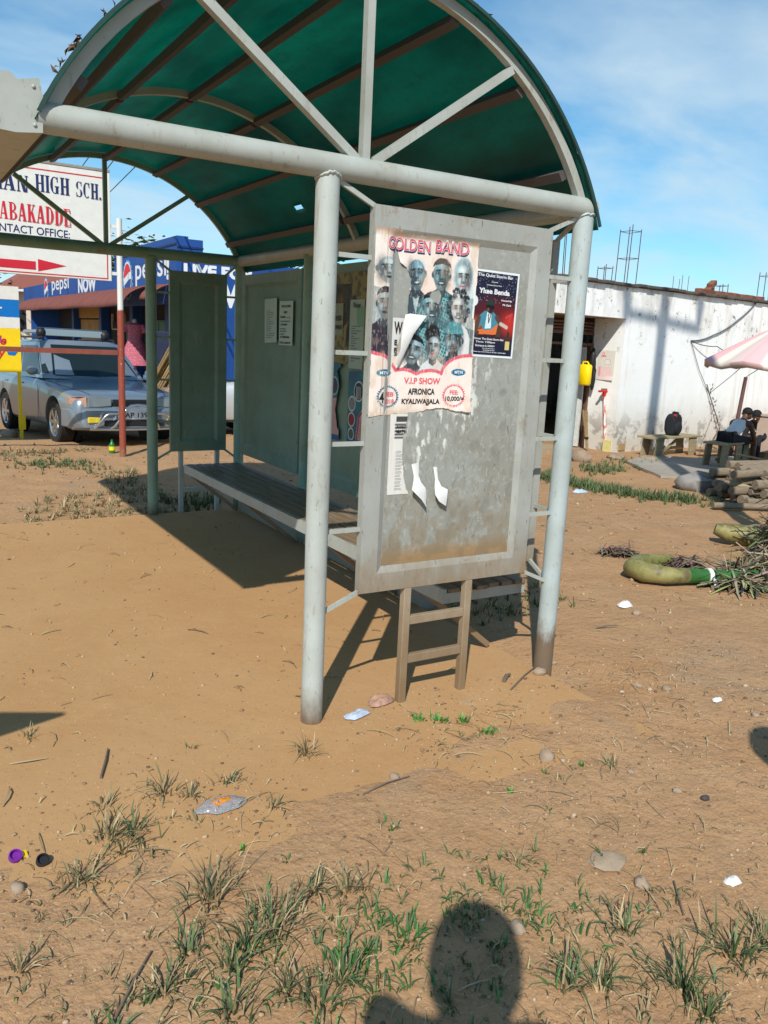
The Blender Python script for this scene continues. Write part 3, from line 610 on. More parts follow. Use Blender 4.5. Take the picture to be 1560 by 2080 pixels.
qo = thing('bar_poster', 'small dark party poster with a seated man in orange shorts, beside the torn poster', 'poster', (QX, 0, QZ-QH), 0)
c2.sheet('sheet', (0, 0, QH), EXx, EZz, PAPER, qo, lambda u, v: .0078+warp(u, v, .0015)+.0*u)
qo.rotation_euler = (0, radians(1.2), 0)
def qt(mb, s, u, v, wu, hv, bold=.02): put_text(mb, s, (u*QW, -.0098, QH-v*QH), EXx, EZz, wu*QW, hv*QH, bold, off=0); return mb
mb = MB(); qt(mb, 'The Quiet Storm Bar', .05, .083, .80, .042, .02); qt(mb, 'presents', .37, .140, .14, .016); qt(mb, 'Christmas Party With', .26, .178, .34, .018); qt(mb, 'Ykee Benda', .10, .268, .70, .062, .04)
qt(mb, 'Hosted By', .62, .342, .25, .024, .03); qt(mb, 'Mc Zack', .66, .388, .20, .022, .03); qt(mb, 'Venue: The Quiet Storm Bar', .07, .803, .69, .028, .02); qt(mb, 'Time: 7:00pm', .12, .840, .44, .026, .02); qt(mb, 'Entrance is 5000/=', .12, .880, .44, .024, .02)
qt(mb, 'Free Rope Dance Dance', .28, .905, .28, .013); qt(mb, 'Food Drinks and More', .30, .925, .26, .013); qt(mb, 'Dress Up as the Night at the Bar, Kyaliwajjala', .08, .95, .75, .016); mb.build('lettering', WPRINT, qo)
# torn notice and hanging scraps lower on the panel
c3 = CV(.11, .345, 40, 120, (216, 214, 208))
c3.a &= ~c3.inside(jg(subdiv([(.80, -.1), (.74, .12), (.62, .3), (.66, .6), (.80, .85), (1.0, 1.0), (1.3, 1.1), (1.3, -.2)]), .02))
c3.poly([(.26, .03), (.95, .03), (.95, .10), (.26, .10)], (70, 70, 70))
for i in range(24): c3.line((.3+.05*random.random(), .46+i*.021), (.55+.1*random.random(), .46+i*.021), .0016, (120, 120, 118), .8)
for i in range(5): c3.line((.25, .13+i*.04), (.6+.1*random.random(), .13+i*.04), .006, (70, 70, 72), .9)
no = thing('torn_notice', 'white torn strip of a printed notice below the large poster', 'notice', (.322, 0, .972)); c3.sheet('sheet', (0, 0, .345), EXx, EZz, PAPER, no, lambda u, v: .0085+warp(u, v, .002))
mb = MB(); put_text(mb, 'MATH', (.03, -.0105, .265), EXx, EZz, .05, .014, .03); put_text(mb, 'PHYSICS', (.03, -.0105, .285), EXx, EZz, .05, .012, .03); mb.build('lettering', BLACKP, no)
mb = MB(); c4 = CV(.06, .22, 16, 40, (210, 210, 206)); no2 = thing('old_notice', 'white notice with black letters showing through the tear of the large poster', 'notice', (.312, 0, 1.56))
c4.sheet('sheet', (0, 0, .15), EXx, EZz, PAPER, no2, lambda u, v: .0078+0*u); put_text(mb, 'W', (.006, -.0088, .085), EXx, EZz, .04, .05, .03); put_text(mb, 'E', (.01, -.0088, .04), EXx, EZz, .014, .022, .03); put_text(mb, 'F', (.01, -.0088, .01), EXx, EZz, .012, .02, .03); mb.build('lettering', BLACKP, no2)
sp = strip('paper_scrap', [((.440, -.008, 1.10), (.478, -.008, 1.11)), ((.452, -.012, 1.05), (.478, -.012, 1.05)), ((.450, -.016, 1.03), (.492, -.014, 1.02)), ((.428, -.04, .995), (.505, -.030, .998)), ((.478, -.045, .95), (.512, -.03, .965)), ((.508, -.04, .915), (.514, -.03, .918))], WHITEP, None)
tag(sp, 'larger left one of two white paper scraps hanging from the near panel', 'paper scrap', 'paper scraps hanging from the panel')
sp = strip('paper_scrap', [((.555, -.008, 1.085), (.575, -.008, 1.085)), ((.566, -.012, 1.03), (.582, -.012, 1.03)), ((.560, -.02, 1.0), (.598, -.018, .998)), ((.555, -.036, .965), (.625, -.03, .985)), ((.575, -.04, .935), (.622, -.034, .95)), ((.615, -.035, .912), (.622, -.03, .915))], WHITEP, None)
tag(sp, 'smaller right one of two white paper scraps hanging from the near panel', 'paper scrap', 'paper scraps hanging from the panel')
# notices inside, on the back panels (their faces look to -x; x axis of the print runs to -y)
XB = BW-.0265
def inner(name, label, y0, z1, w, h, cvs, rotx=0, dx=0, cat='notice'):
    o = thing(name, label, cat, (XB-dx, y0, z1-h)); o.rotation_euler = (rotx, 0, 0)
    cvs.sheet('sheet', (0, 0, h), (0, -1, 0), EZz, PAPER, o, lambda u, v: .001+warp(u, v, .002)); return o
YD = Vector((0, -1, 0))
cA = CV(.25, .355, 40, 70, (168, 190, 184))
for i in range(16): cA.line((.15, .28+i*.04), (random.uniform(.45, .85), .28+i*.04), .003, (70, 84, 84), .8)
a = inner('pale_notice', 'pale notice of fine lines, left of two on the inner back panel', 3.64, 1.91, .25, .355, cA, radians(-2))
cB = CV(.26, .345, 40, 70, (172, 194, 188)); b = inner('jobs_notice', 'pale notice headed with jobs, right of two on the inner back panel', 3.345, 1.89, .26, .345, cB)
mb = MB(); bt = lambda s, u, v, wu, hv: put_text(mb, s, (-.0035, -u*.26, .345*(1-v)), YD, EZz, wu*.26, hv*.345, .03)
for s, u, v, wu, hv in (('2018 JOBS', .17, .16, .68, .065), ('EASY', .36, .28, .26, .05), ('50,000', .10, .39, .38, .05), ('per day', .56, .39, .3, .03), ('terms below 24', .10, .47, .72, .03), ('1,200,000', .10, .56, .5, .05), ('location', .10, .64, .4, .03), ('secretary', .10, .70, .46, .03), ('school', .10, .76, .3, .03), ('0774600905', .12, .84, .66, .05), ('0752 333317', .08, .97, .8, .05)): bt(s, u, v, wu, hv)
mb.build('lettering', BLACKP, b)
c5 = CV(.20, .46, 40, 90, (150, 172, 164)); c5.poly([(.45, .1), (1, .1), (1, .40), (.5, .36)], (96, 150, 112), .7)
for i in range(15): c5.line((.15, .38+i*.036), (random.uniform(.35, .9), .38+i*.036), .004, (60, 72, 70), .8)
nn = inner('green_notice', 'pale green notice sheet on the middle back panel above the blue poster', 2.155, 1.88, .20, .46, c5)
mb = MB(); put_text(mb, 'New', (-.0035, -.05, .405), YD, EZz, .10, .04, .01); mb.build('lettering', BLACKP, nn)
c6 = CV(.45, .62, 70, 110, (130, 122, 70)); c6.poly([(0, .12), (.55, .12), (.5, .5), (.3, .6), (0, .5)], (44, 40, 30)); c6.ell(.62, .36, .075, .11, (28, 24, 20), 1, .1); c6.poly([(.40, .62), (.52, .47), (.72, .47), (.85, .62), (.85, .8), (.4, .8)], (30, 32, 36)); c6.ell(.18, .3, .1, .08, (120, 84, 44), .9, .4)
c6.blend(.7*sst(.5, .56, c6.fbm(30, 5)), (66, 70, 58)); inner('old_yellow_poster', 'old yellow and dark poster under the green notice, middle back panel', 2.385, 2.065, .45, .62, c6, 0, -.0012, 'poster')
c7 = CV(.30, .50, 70, 110, (34, 112, 124)); c7.blend(.6*sst(.4, .6, c7.fbm(9, 6)), (40, 78, 120)); c7.poly([(.42, .92), (.5, .6), (.7, .48), (1, .45), (1, .92)], (188, 148, 148))
for u, v, r, c in ((.50, .26, .2, (30, 44, 56)), (.20, .44, .15, (120, 124, 128)), (.2, .66, .14, (130, 40, 50)), (.2, .86, .12, (70, 90, 90)), (.82, .56, .13, (110, 160, 170)), (.92, .25, .12, (60, 120, 140))): c7.ell(u, v, r+.025, (r+.025)*.62, (205, 216, 216), 1, .05); c7.ell(u, v, r, r*.6, c, 1, .05)
for i in range(4): c7.line((.40+i*.06, .2), (.40+i*.06, .36), .006, (180, 190, 190))
c7.line((.48, .92), (.55, .6), .01, (140, 24, 40)); c7.line((.55, .6), (.85, .46), .01, (140, 24, 40)); c7.poly([(0, .94), (1, .94), (1, 1), (0, 1)], (20, 84, 140))
for i in range(9): c7.line((.55, .66+i*.028), (.95, .66+i*.028), .003, (120, 96, 100), .7)
inner('blue_health_poster', 'blue poster with round pictures, rightmost low on middle back panel', 2.14, 1.40, .30, .475, c7, cat='poster')
c8 = CV(.16, .55, 40, 110, (34, 104, 120)); c8.poly([(0, .45), (1, .45), (1, .93), (0, .93)], (186, 150, 148)); c8.ell(.4, .3, .42, .12, (205, 216, 216)); c8.ell(.4, .3, .37, .105, (60, 64, 90)); c8.poly([(0, .93), (1, .93), (1, 1), (0, 1)], (20, 84, 140)); c8.a &= ~c8.inside(jg(subdiv([(.7, .1), (.9, .3), (.6, .6), (.8, .8), (1.2, .85), (1.2, .05)]), .03))
inner('torn_blue_poster', 'torn half of a blue poster behind the front post, middle back panel', 2.42, 1.45, .16, .55, c8, cat='poster')
c9 = CV(.16, .22, 30, 40, (128, 138, 116)); n9 = inner('phone_number_notice', 'torn grey notice with a phone number, upper middle back panel', 2.41, 1.86, .16, .22, c9, 0, .002)
mb = MB(); put_text(mb, '0155', (-.0035, -.03, .10), YD, EZz, .11, .035, .03); put_text(mb, '078790767', (-.0035, -.01, .04), YD, EZz, .14, .03, .03); mb.build('lettering', BLACKP, n9)

# ------------------------------------------------------------------ school sign on posts, left
SGN = simple('sign_white', (.72, .72, .68), .5, var=.1); SIGNBACK = simple('sign_edge_metal', (.3, .27, .24), .6)
def twotone(name, lo, hi, z):
    m = M(name, lo, .55); m.mix(m.zfade(z, z+.02, .06, 20), lo); 
    f = m.zfade(z, z+.02, .06, 20); mm = m.n('ShaderNodeMixRGB'); m.l(f, mm.inputs[0]); mm.inputs[1].default_value = (*hi, 1); mm.inputs[2].default_value = (*lo, 1); m.c = mm.outputs[0]
    m.l(m.c, m.b.inputs['Base Color']); m.mix(m.noise(30, .66, .7, 3), (.6, .58, .55), .8); m.mix(m.zfade(.02, .12, .1), (.25, .14, .07), .7); return m.m
POLE2 = twotone('white_over_rust_red_paint', (.27, .060, .035), (.66, .66, .63), 1.83)
sg = thing('school_sign', 'large white school sign with blue and red lettering on a white and rust red pole', 'sign', (1.13, 7.9, 0))
mb = MB(); mb.tube([(0, 0, -.15), (0, 0, .25), (0, 0, 1.83)], .042, 14); mb.tube([(0, 0, 1.83), (0, 0, 2.94)], .036, 14); mb.build('post', POLE2, sg, 40)
mb = MB(); mb.tube([(-3.6, 0, -.15), (-3.6, 0, 1.83)], .042, 14); mb.tube([(-3.6, 0, 1.83), (-3.6, 0, 2.94)], .036, 14); mb.build('post', POLE2, sg, 40)
mb = MB(); mb.bx(-3.56, -.043, -.02, .02, 1.285, 1.345); mb.build('crossbar', simple('rust_red_paint', (.27, .075, .05), .55, var=.3), sg)
mb = MB()
for z in (2.28, 2.84):
    for x in (-.105, -3.5): mb.bx(x, x+.07 if x > -1 else x-.065, -.014, .014, z-.02, z+.02)
mb.build('bracket', SGN, sg)
a5 = radians(-.8); SX = Vector((cos(a5), 0, sin(a5)))
mb = MB(); mb.bx(-3.5, -.105, -.028, .02, 2.185, 3.455); bd = mb.build('board', SGN, sg, bevel=.004)
mb = MB(); mb.bx(-3.5, -.105, -.036, .028, 3.456, 3.485); mb.build('top_rail', SIGNBACK, sg)
mb = MB(); f0 = -.031
for p in ((-3.42, -.16, 3.375, 3.388), (-3.42, -.16, 2.205, 2.218)): mb.bx(p[0], p[1], f0, f0+.002, p[2], p[3])
mb.bx(-.16, -.147, f0, f0+.002, 2.205, 3.388); mb.build('border', RED, sg)
mb = MB(); mb.bx(-3.2, -.98, f0, f0+.002, 2.25, 2.345); mb.prism([(-.955, 2.235), (-.955, 2.375), (-.635, 2.32)], ((0, f0+.002, 0), (1, 0, 0), (0, 0, 1)), .002); mb.build('arrow', RED, sg)
# condensed slab serif capitals built of strokes
def serif(mb, s, o, xd, yd, w, h, off):
    st, sf = .17, .055; G = []; x = 0; cnt = [0]
    def R(a, b, c, d): G.append([(x+a, c), (x+b, c), (x+b, d), (x+a, d)])
    def stem(a, ww=st): R(a, a+ww, sf, 1-sf); R(a-.055, a+ww+.055, 0, sf); R(a-.055, a+ww+.055, 1-sf, 1)
    def arc(cx, cy, rx, ry, a0, a1, t0, t1, n=14):
        P = []
        for i in range(n+1): a = a0+(a1-a0)*i/n; P.append((x+cx+rx*cos(a), cy+ry*sin(a)))
        for i in range(n, -1, -1): a = a0+(a1-a0)*i/n; t = t0+(t1-t0)*abs(cos(a)); P.append((x+cx+(rx-t)*cos(a), cy+(ry-max(t*.45, .05))*sin(a)))
        for i in range(n): G.append([P[i], P[i+1], P[2*n-i], P[2*n+1-i]])
    def para(x0, y0, x1, y1, t): G.append([(x+x0, y0), (x+x0+t, y0), (x+x1+t, y1), (x+x1, y1)])
    for ch in s:
        if ch == ' ': x += .30; continue
        if ch == 'I': stem(.06); wd = .29
        elif ch == 'H': stem(.06); stem(.40); R(.23, .40, .46, .53); wd = .63
        elif ch == 'N': stem(.06, .07); para(.10, 1, .33, 0, .17); R(.05, .12, .93, 1); R(.47, .53, .0, .945); R(.42, .58, .945, 1); wd = .62
        elif ch == 'A': para(.03, sf, .22, 1, .07); para(.36, sf, .21, 1, .17); R(.12, .4, .28, .35); R(-.02, .16, 0, sf); R(.30, .58, 0, sf); wd = .60
        elif ch in 'RBDPK':
            stem(.06); wd = .60
            if ch == 'D': arc(.2, .5, .37, .5, -pi/2, pi/2, .05, .17); wd = .62
            if ch == 'R': arc(.2, .74, .33, .26, -pi/2, pi/2, .05, .16); para(.39, 0, .26, .48, .19); R(.36, .62, 0, sf)
            if ch == 'B': arc(.2, .74, .31, .26, -pi/2, pi/2, .05, .15); arc(.2, .25, .36, .25, -pi/2, pi/2, .05, .16)
            if ch == 'K': para(.23, .42, .42, .945, .06); para(.38, sf, .22, .6, .18); R(.36, .56, .945, 1); R(.34, .62, 0, sf); wd = .63
        elif ch == 'E': stem(.06); R(.23, .5, 0, sf); R(.23, .48, 1-sf, 1); R(.44, .5, sf, .26); R(.42, .48, .76, 1-sf); R(.23, .37, .47, .53); R(.33, .38, .40, .60); wd = .56
        elif ch in 'CG':
            arc(.29, .5, .29, .5, radians(52), radians(308), .05, .17); R(.44, .50, .68, 1); wd = .58
            if ch == 'G': R(.36, .53, .02, .40); R(.30, .58, .40, .455); wd = .62
        elif ch == 'S':
            arc(.27, .74, .24, .26, radians(40), radians(250), .05, .16); arc(.27, .26, .26, .26, radians(-140), radians(75), .05, .16); R(.42, .47, .72, 1); R(.04, .09, 0, .28); wd = .57
        elif ch == '.': R(.04, .2, 0, .15); wd = .26
        x += wd+.035
    k = w/x; o, xd, yd = Vector(o), Vector(xd), Vector(yd); n = xd.cross(yd).normalized()
    for i, P in enumerate(G): mb.add([o+xd*p[0]*k+yd*p[1]*h+n*(off+i*.00012) for p in P], [tuple(range(len(P)))])
mb = MB(); serif(mb, 'RIAN', (-1.50, -.0285, 3.115), SX, EZz, .485, .18, .002); serif(mb, 'HIGH', (-.955, -.0285, 3.135), SX, EZz, .385, .19, .002); serif(mb, 'SCH.', (-.505, -.0285, 3.13), SX, EZz, .305, .175, .002); mb.build('lettering', NAVY, sg)
mb = MB(); serif(mb, 'ABAKADDE', (-1.346, -.0285, 2.79), SX, EZz, .785, .195, .002); mb.build('lettering', RED, sg)
mb = MB(); put_text(mb, 'CONTACT OFFICE:', (-1.53, -.0285, 2.655), SX, EZz, .945, .09, .012); mb.build('lettering', NAVY, sg)
# ------------------------------------------------------------------ yellow, blue and white board
YEL = simple('sign_yellow', S(240, 205, 20), .5, var=.1); BLU = simple('sign_blue', S(0, 110, 190), .5, var=.08)
yb = thing('yellow_board', 'yellow, white and blue painted board on thin yellow legs beside the silver car', 'sign', (.25, 10.17, H(.25, 10.17)))
z0 = -H(.25, 10.17)
def strp(a, b, mat, nm): mb = MB(); mb.bx(-2.4, 0, -.02, .02, z0+a, z0+b); mb.build(nm, mat, yb)
strp(.922, 1.545, YEL, 'board'); strp(1.547, 1.70, SGN, 'board'); strp(1.702, 1.945, BLU, 'board'); strp(1.947, 2.13, SGN, 'board')
for x in (-.035, -2.36):
    mb = MB(); mb.bx(x-.022, x+.022, -.02, .02, -.1, z0+.92); mb.bx(x-.03, x+.06, -.021, .021, .13, .33); mb.build('leg', YEL, yb)
mb = MB(); put_text(mb, 'L', (-.31, -.0215, z0+1.815), (1, 0, 0), EZz, .085, .11, .03); mb.build('lettering', SGN, yb)
mb = MB(); put_text(mb, 'le', (-.31, -.0215, z0+1.31), (1, 0, 0), EZz, .125, .13, .03, .3); put_text(mb, 'ey', (-.36, -.0215, z0+1.09), (1, 0, 0), EZz, .15, .13, .03, .3); mb.build('lettering', RED, yb)
mb = MB(); mb.flat([(-.185, 1.215), (-.04, 1.215), (-.085, 1.16), (-.17, 1.17)], ((0, -.0215, z0), (1, 0, 0), (0, 0, 1)), .001); mb.flat([(-.29, 1.39), (-.25, 1.43), (-.25, 1.36), (-.3, 1.30)], ((0, -.0215, z0), (1, 0, 0), (0, 0, 1)), .001); mb.build('lettering', BLU, yb)

# ------------------------------------------------------------------ blue shop building
BLUEW = M('blue_wall_paint', (.010, .062, .26), .6); BLUEW.mix(BLUEW.noise(1.5, .35, .7, 6), (.014, .078, .31)); BLUEW.mix(BLUEW.noise(9, .6, .75, 6, .7), (.02, .07, .24), .6); BLUEW = BLUEW.bump(50, .2, .004).m
AWN = M('rusty_red_awning', (.235, .075, .055), .7); AWN.mix(AWN.noise(4, .4, .7, 6), (.17, .06, .05)); AWNM = AWN.m
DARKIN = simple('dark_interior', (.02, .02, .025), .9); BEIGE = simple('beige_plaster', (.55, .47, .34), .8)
bz = -.15
bb = thing('blue_shop_building', 'single storey blue shop building with white drink adverts and a red curved awning', 'building', (4, 14.873, bz))
mb = MB()
TOPF = 3.69+.05
mb.bx(0, .25, 0, 22, 2.36, 3.30); mb.bx(0, .25, 0, 5.5, 3.303, 3.74); mb.bx(.253, .57, 0, .25, 3.303, 3.69); mb.bx(.253, 9, 0, .25, -.1, 3.30); mb.bx(.253, 1.075, .002, .25, 3.303, 3.43) 
mb.bx(8.75, 9, .253, 22, -.1, 3.2); mb.bx(.253, 8.747, 21.75, 22, -.1, 3.2); mb.build('wall', BLUEW, bb)
mb = MB()                                                    # raised parapet border
mb.bx(-.02, -.001, 0, 5.5, 3.56, 3.60); mb.bx(0, .577, -.02, -.001, 3.50, 3.54); mb.bx(-.012, -.001, 4.0, 4.03, 2.4, 3.29); mb.bx(.1, .13, -.012, -.001, 2.3, 3.29); mb.bx(-.012, -.001, 12.0, 12.03, 2.4, 3.29); mb.build('moulding', simple('dark_blue_line', (.006, .03, .14), .6), bb)
mb = MB(); mb.bx(.255, 8.74, .255, 21.7, 3.0, 3.1); mb.build('roof', simple('roof_iron', (.2, .16, .13), .7), bb)
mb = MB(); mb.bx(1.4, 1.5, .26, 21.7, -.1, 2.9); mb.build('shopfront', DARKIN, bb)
mb = MB()                                                     # columns of the arcade and dividing walls, dark blue
for y in (1.2, 4.3, 8.0, 12.2, 17): mb = MB(); mb.bx(1.1, 1.39, y, y+.35, -.1, 2.995); mb.build('column', BLUEW, bb)
def door(y0, y1, z1, mat, nm='door', pan=True):
    mb = MB(); mb.bx(1.33, 1.395, y0, y1, -.05, z1); d = mb.build(nm, mat, bb); 
    if pan:
        mb = MB()
        for k in range(2):
            a = y0+(y1-y0)*(.08+.46*k); b = a+(y1-y0)*.38
            for z in (.15, .85, 1.5): mb.bx(1.318, 1.329, a, b, z, z+.5)
        mb.build('door_panel', mat, d)
GRN = simple('green_door_paint', (.012, .13, .075), .5); YDR = simple('yellow_brown_door', (.42, .24, .03), .6, var=.4, scale=3)
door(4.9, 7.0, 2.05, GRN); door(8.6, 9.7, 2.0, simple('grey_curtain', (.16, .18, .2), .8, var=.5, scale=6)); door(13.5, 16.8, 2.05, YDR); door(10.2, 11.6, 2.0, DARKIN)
mb = MB(); mb.bx(1.30, 1.39, 12.6, 17.5, 2.1, 2.85); mb.build('sign_panel', YDR, bb)
mb = MB()                                                     # small window with pale glazing bars
for y in (9.9, 10.7, 11.5): mb.bx(1.30, 1.36, y, y+.07, 1.75, 2.25)
mb.bx(1.30, 1.36, 9.97, 11.5, 1.72, 1.76); mb.build('window', BEIGE, bb)
mb = MB(); mb.bx(.1, 1.2, .25, .9, 1.95, 2.05); mb.build('lintel', BEIGE, bb)
def awning(y0, y1, x0, z0, x1, z1, nm='awning'):
    mb = MB(); N = int((y1-y0)/.06); K = 8
    vs = []
    for j in range(N+1):
        y = y0+(y1-y0)*j/N; e = .012*cos(j*pi)
        for i in range(K+1):
            t = i/K*pi/2; x = x0+(x1-x0)*sin(t); z = z1+(z0-z1)*cos(t); vs.append((x-e*sin(t), y, z+e*cos(t)+.012*sin(y*1.3)*i/K))
    mb.add(vs, [(j*(K+1)+i, j*(K+1)+i+1, (j+1)*(K+1)+i+1, (j+1)*(K+1)+i) for j in range(N) for i in range(K)])
    o = mb.build(nm, AWNM, bb, 80); sl = o.modifiers.new('thickness', 'SOLIDIFY'); sl.thickness = .015; return o
awning(.75, 17.2, 0, 2.74, -.95, 2.25); awning(-.25, .70, .1, 2.76, -.62, 2.40)

# advert lettering on the blue walls: left wall faces -x (print runs to -y), right wall faces -y
YM = Vector((0, -1, 0))
WPT = simple('advert_white', (.75, .78, .8), .6, var=.08); LBL = simple('advert_light_blue', S(110, 190, 235), .6, var=.08); ARED = simple('advert_red', S(215, 40, 55), .6, var=.08)
def emblem(y, z, r):                                          # round drink emblem inside a bottle cap outline
    o = Vector((-.004, y, z)); F = lambda off: (o-Vector((off, 0, 0)), YM, EZz)
    e = MB(); N = 72; P = []
    for i in range(N): a = 2*pi*i/N; P.append((r*(1.34+.09*sin(a*19))*cos(a), r*(1.34+.09*sin(a*19))*sin(a)-.12*r))
    e.flat(P, F(.0)); rim = e.build('emblem_cap', LBL, bb)
    e = MB(); e.flat(ngon(0, -.12*r, r*1.24, n=40), F(.004)); e.build('emblem_gap', BLUEW, bb)
    e = MB(); e.flat(ngon(0, 0, r*1.12, n=40), F(.008)); e.build('emblem_ring', WPT, bb)
    wave = lambda b, amp: [(r*(-1+2*i/16), b+amp*sin(-1.1+2.9*i/16)*r) for i in range(17)]
    def band(sign, b, col):
        e = MB(); w = [(x, y0) for x, y0 in wave(b, .22) if x*x+y0*y0 < r*r*1.0]; a0 = atan2(w[0][1], w[0][0]); a1 = atan2(w[-1][1], w[-1][0])
        if sign > 0: a0 = a0 if a0 > 0 else a0+2*pi; arc = [(r*cos(a1+(a0-a1)*i/16), r*sin(a1+(a0-a1)*i/16)) for i in range(17)]
        else: a0 = a0 if a0 < 0 else a0-2*pi; arc = [(r*cos(a1+(a0-a1)*i/16), r*sin(a1+(a0-a1)*i/16)) for i in range(17)]
        e.flat(w+arc, F(.012)); e.build('emblem_wave', col, bb)
    band(1, .22*r, ARED); band(-1, -.28*r, BLUEW)
def ltext(s, y, z, w, h, mat=WPT, bold=.03): mb = MB(); put_text(mb, s, (-.005, y, z), YM, EZz, w, h, bold, off=0); mb.build('lettering', mat, bb)
emblem(4.1, 3.02, .36); ltext('pepsi', 3.35, 2.80, 2.6, .62, bold=.012); ltext('!', .75, 2.86, .22, .5)
emblem(16.2, 3.05, .36); ltext('pepsi', 15.0, 2.85, 3.2, .6, bold=.012); ltext('NOW', 10.3, 2.80, 2.6, .46, bold=.05)
mb = MB(); put_text(mb, 'LIVE FOR', (.146, -.005, 2.93), (1, 0, 0), EZz, 1.62, .265, .055, off=0); mb.build('lettering', WPT, bb)
mb = MB(); put_text(mb, 'NOW', (.15, -.005, 2.32), (1, 0, 0), EZz, 1.52, .52, .055, off=0); mb.build('lettering', WPT, bb)

# ------------------------------------------------------------------ cars
RUBBER = simple('tyre_rubber', (.022, .02, .018), .85, var=.3); CHROME = M('bright_metal', (.62, .64, .66), .28, 1).m; BLKPL = simple('black_plastic', (.015, .015, .017), .5)
GLASS = M('dark_car_glass', (.012, .02, .02), .06, spec=.6).m; LENS = M('lamp_lens', (.16, .19, .20), .10, spec=.8).m; AMBER = M('amber_lens', (.40, .24, .17), .15, spec=.5).m; FOGY = M('yellow_fog_lens', (.62, .48, .04), .2, spec=.5).m
def carpaint(name, c): m = M(name, c, .34, .45, coat=.6); m.mix(m.noise(6, .5, .8, 5), tuple(k*.8 for k in c), .5); m.mix(m.zfade(.05, .5, .25, 5), (.25, .17, .10), .35); return m.m
def evalmesh(o, name, mat, parent, sharp=40):
    dg = bpy.context.evaluated_depsgraph_get(); me = bpy.data.meshes.new_from_object(o.evaluated_get(dg)); bpy.data.objects.remove(o)
    me.materials.clear(); me.materials.append(mat); me.shade_smooth(); me.set_sharp_from_angle(angle=radians(sharp)); me.name = name
    q = bpy.data.objects.new(name, me); COL.objects.link(q); q.parent = parent; return q
def make_car(label, paint, group, extras):
    c = thing('parked_car', label, 'car', group=group)
    st = [(-.01, .61, .58, .70, .32), (.02, .68, .66, .75, .25), (.07, .72, .705, .80, .23), (.22, .75, .74, .828, .21), (.45, .79, .775, .836, .21), (.80, .83, .81, .84, .2), (1.15, .885, .86, .843, .2), (1.45, .93, .89, .845, .2), (2.2, .95, .91, .846, .2), (3.0, .965, .925, .845, .2), (3.7, .975, .93, .835, .22), (4.05, .97, .92, .81, .26), (4.19, .93, .88, .76, .30), (4.24, .86, .8, .62, .36)]
    vs, fs = [], []; NP = 0
    for y, zt, zs, w, zb in st:
        h = [(0, zt), (.45*w, zt-.002), (.82*w, zt-.018), (.955*w, zs-.03), (w, zs-.13), (1.0*w, .5*(zs+zb)-.01), (.985*w, zb+.10), (.93*w, zb), (.4*w, zb-.005), (0, zb-.005)]
        P = h+[(-x, z) for x, z in h[-2:0:-1]]; NP = len(P); vs += [(x, y, z) for x, z in P]
    for i in range(len(st)-1):
        for k in range(NP): fs.append((i*NP+k, i*NP+(k+1) % NP, (i+1)*NP+(k+1) % NP, (i+1)*NP+k))
    fs += [tuple(range(NP)), tuple((len(st)-1)*NP+k for k in range(NP))[::-1]]
    mb = MB(); mb.add(vs, fs); b = mb.build('b', paint); s = b.modifiers.new('s', 'SUBSURF'); s.levels = 2; s.render_levels = 2
    cut = MB()
    for y in (.80, 3.26):
        for sx in (-1, 1): cut.tube([(sx*.52, y, .30), (sx*1.0, y, .30)], .375, 28)
    cut.bx(-.5, .5, -.2, .052, .565, .625); 
    k = cut.build('k', paint); bo = b.modifiers.new('b', 'BOOLEAN'); bo.object = k; bo.operation = 'DIFFERENCE'; bo.solver = 'EXACT'
    body = evalmesh(b, 'body', paint, c, 35); bpy.data.objects.remove(k)
    from mathutils.bvhtree import BVHTree
    bv = BVHTree.FromPolygons([v.co.copy() for v in body.data.vertices], [tuple(p.vertices) for p in body.data.polygons])
    for sx in (-1, 1):
        pts = []
        for i in range(19):
            t = i/18; x = sx*(.745-.10*t-.10*t*t); y = 1.27-1.13*t; hit = bv.ray_cast(Vector((x, y, 2)), Vector((0, 0, -1)))
            if hit[0] is not None: pts.append(hit[0]+Vector((0, 0, .001)))
        mb = MB(); mb.tube(pts, .0045, 6); mb.build('bonnet_seam', BLKPL, c)
    # glasshouse: body-coloured roof and pillars, dark panes set slightly proud
    lo = [(1.24, 0, .0), (1.30, .60, 0), (1.48, .765, 0), (2.6, .765, 0), (3.75, .745, 0), (4.10, .62, 0), (4.17, 0, 0)]
    def ring(f):                                               # f 0 at belt, 1 at roof edge
        o = []
        for y, x, _ in lo:
            yt = 1.86+(y-1.24)/(4.17-1.24)*(4.02-1.86); yy = y+(yt-y)*f; xx = x*(1-.19*f); z = .92+(1.42-.92)*f-.012*(y < 1.45)*f
            o.append((xx, yy, z))
        return o
    rs = [ring(f) for f in (-.05, 0, .5, 1.0)]; top = [(x*.86, y+(.03 if y < 2.5 else -.03), 1.465) for x, y, z in rs[3]]; rs.append(top); vs = []; n = len(lo); full = 2*n-2
    for R in rs: vs += R+[(-x, y, z) for x, y, z in R[-2:0:-1]]
    fs = [(i*full+k, i*full+(k+1) % full, (i+1)*full+(k+1) % full, (i+1)*full+k) for i in range(len(rs)-1) for k in range(full)]+[tuple((len(rs)-1)*full+k for k in range(full))]
    mb = MB(); mb.add(vs, fs); mb.build('cabin', paint, c, 28)
    def pane(P, name='window', off=.006):
        mb = MB(); C0 = sum((Vector(p) for p in P), Vector())/len(P); nrm = (Vector(P[1])-Vector(P[0])).cross(Vector(P[-1])-Vector(P[0])).normalized()
        if nrm.dot(C0-Vector((0, 2.7, .9))) < 0: nrm = -nrm
        mb.add([Vector(p)+nrm*off for p in P], [tuple(range(len(P)))]); return mb.build(name, GLASS, c)
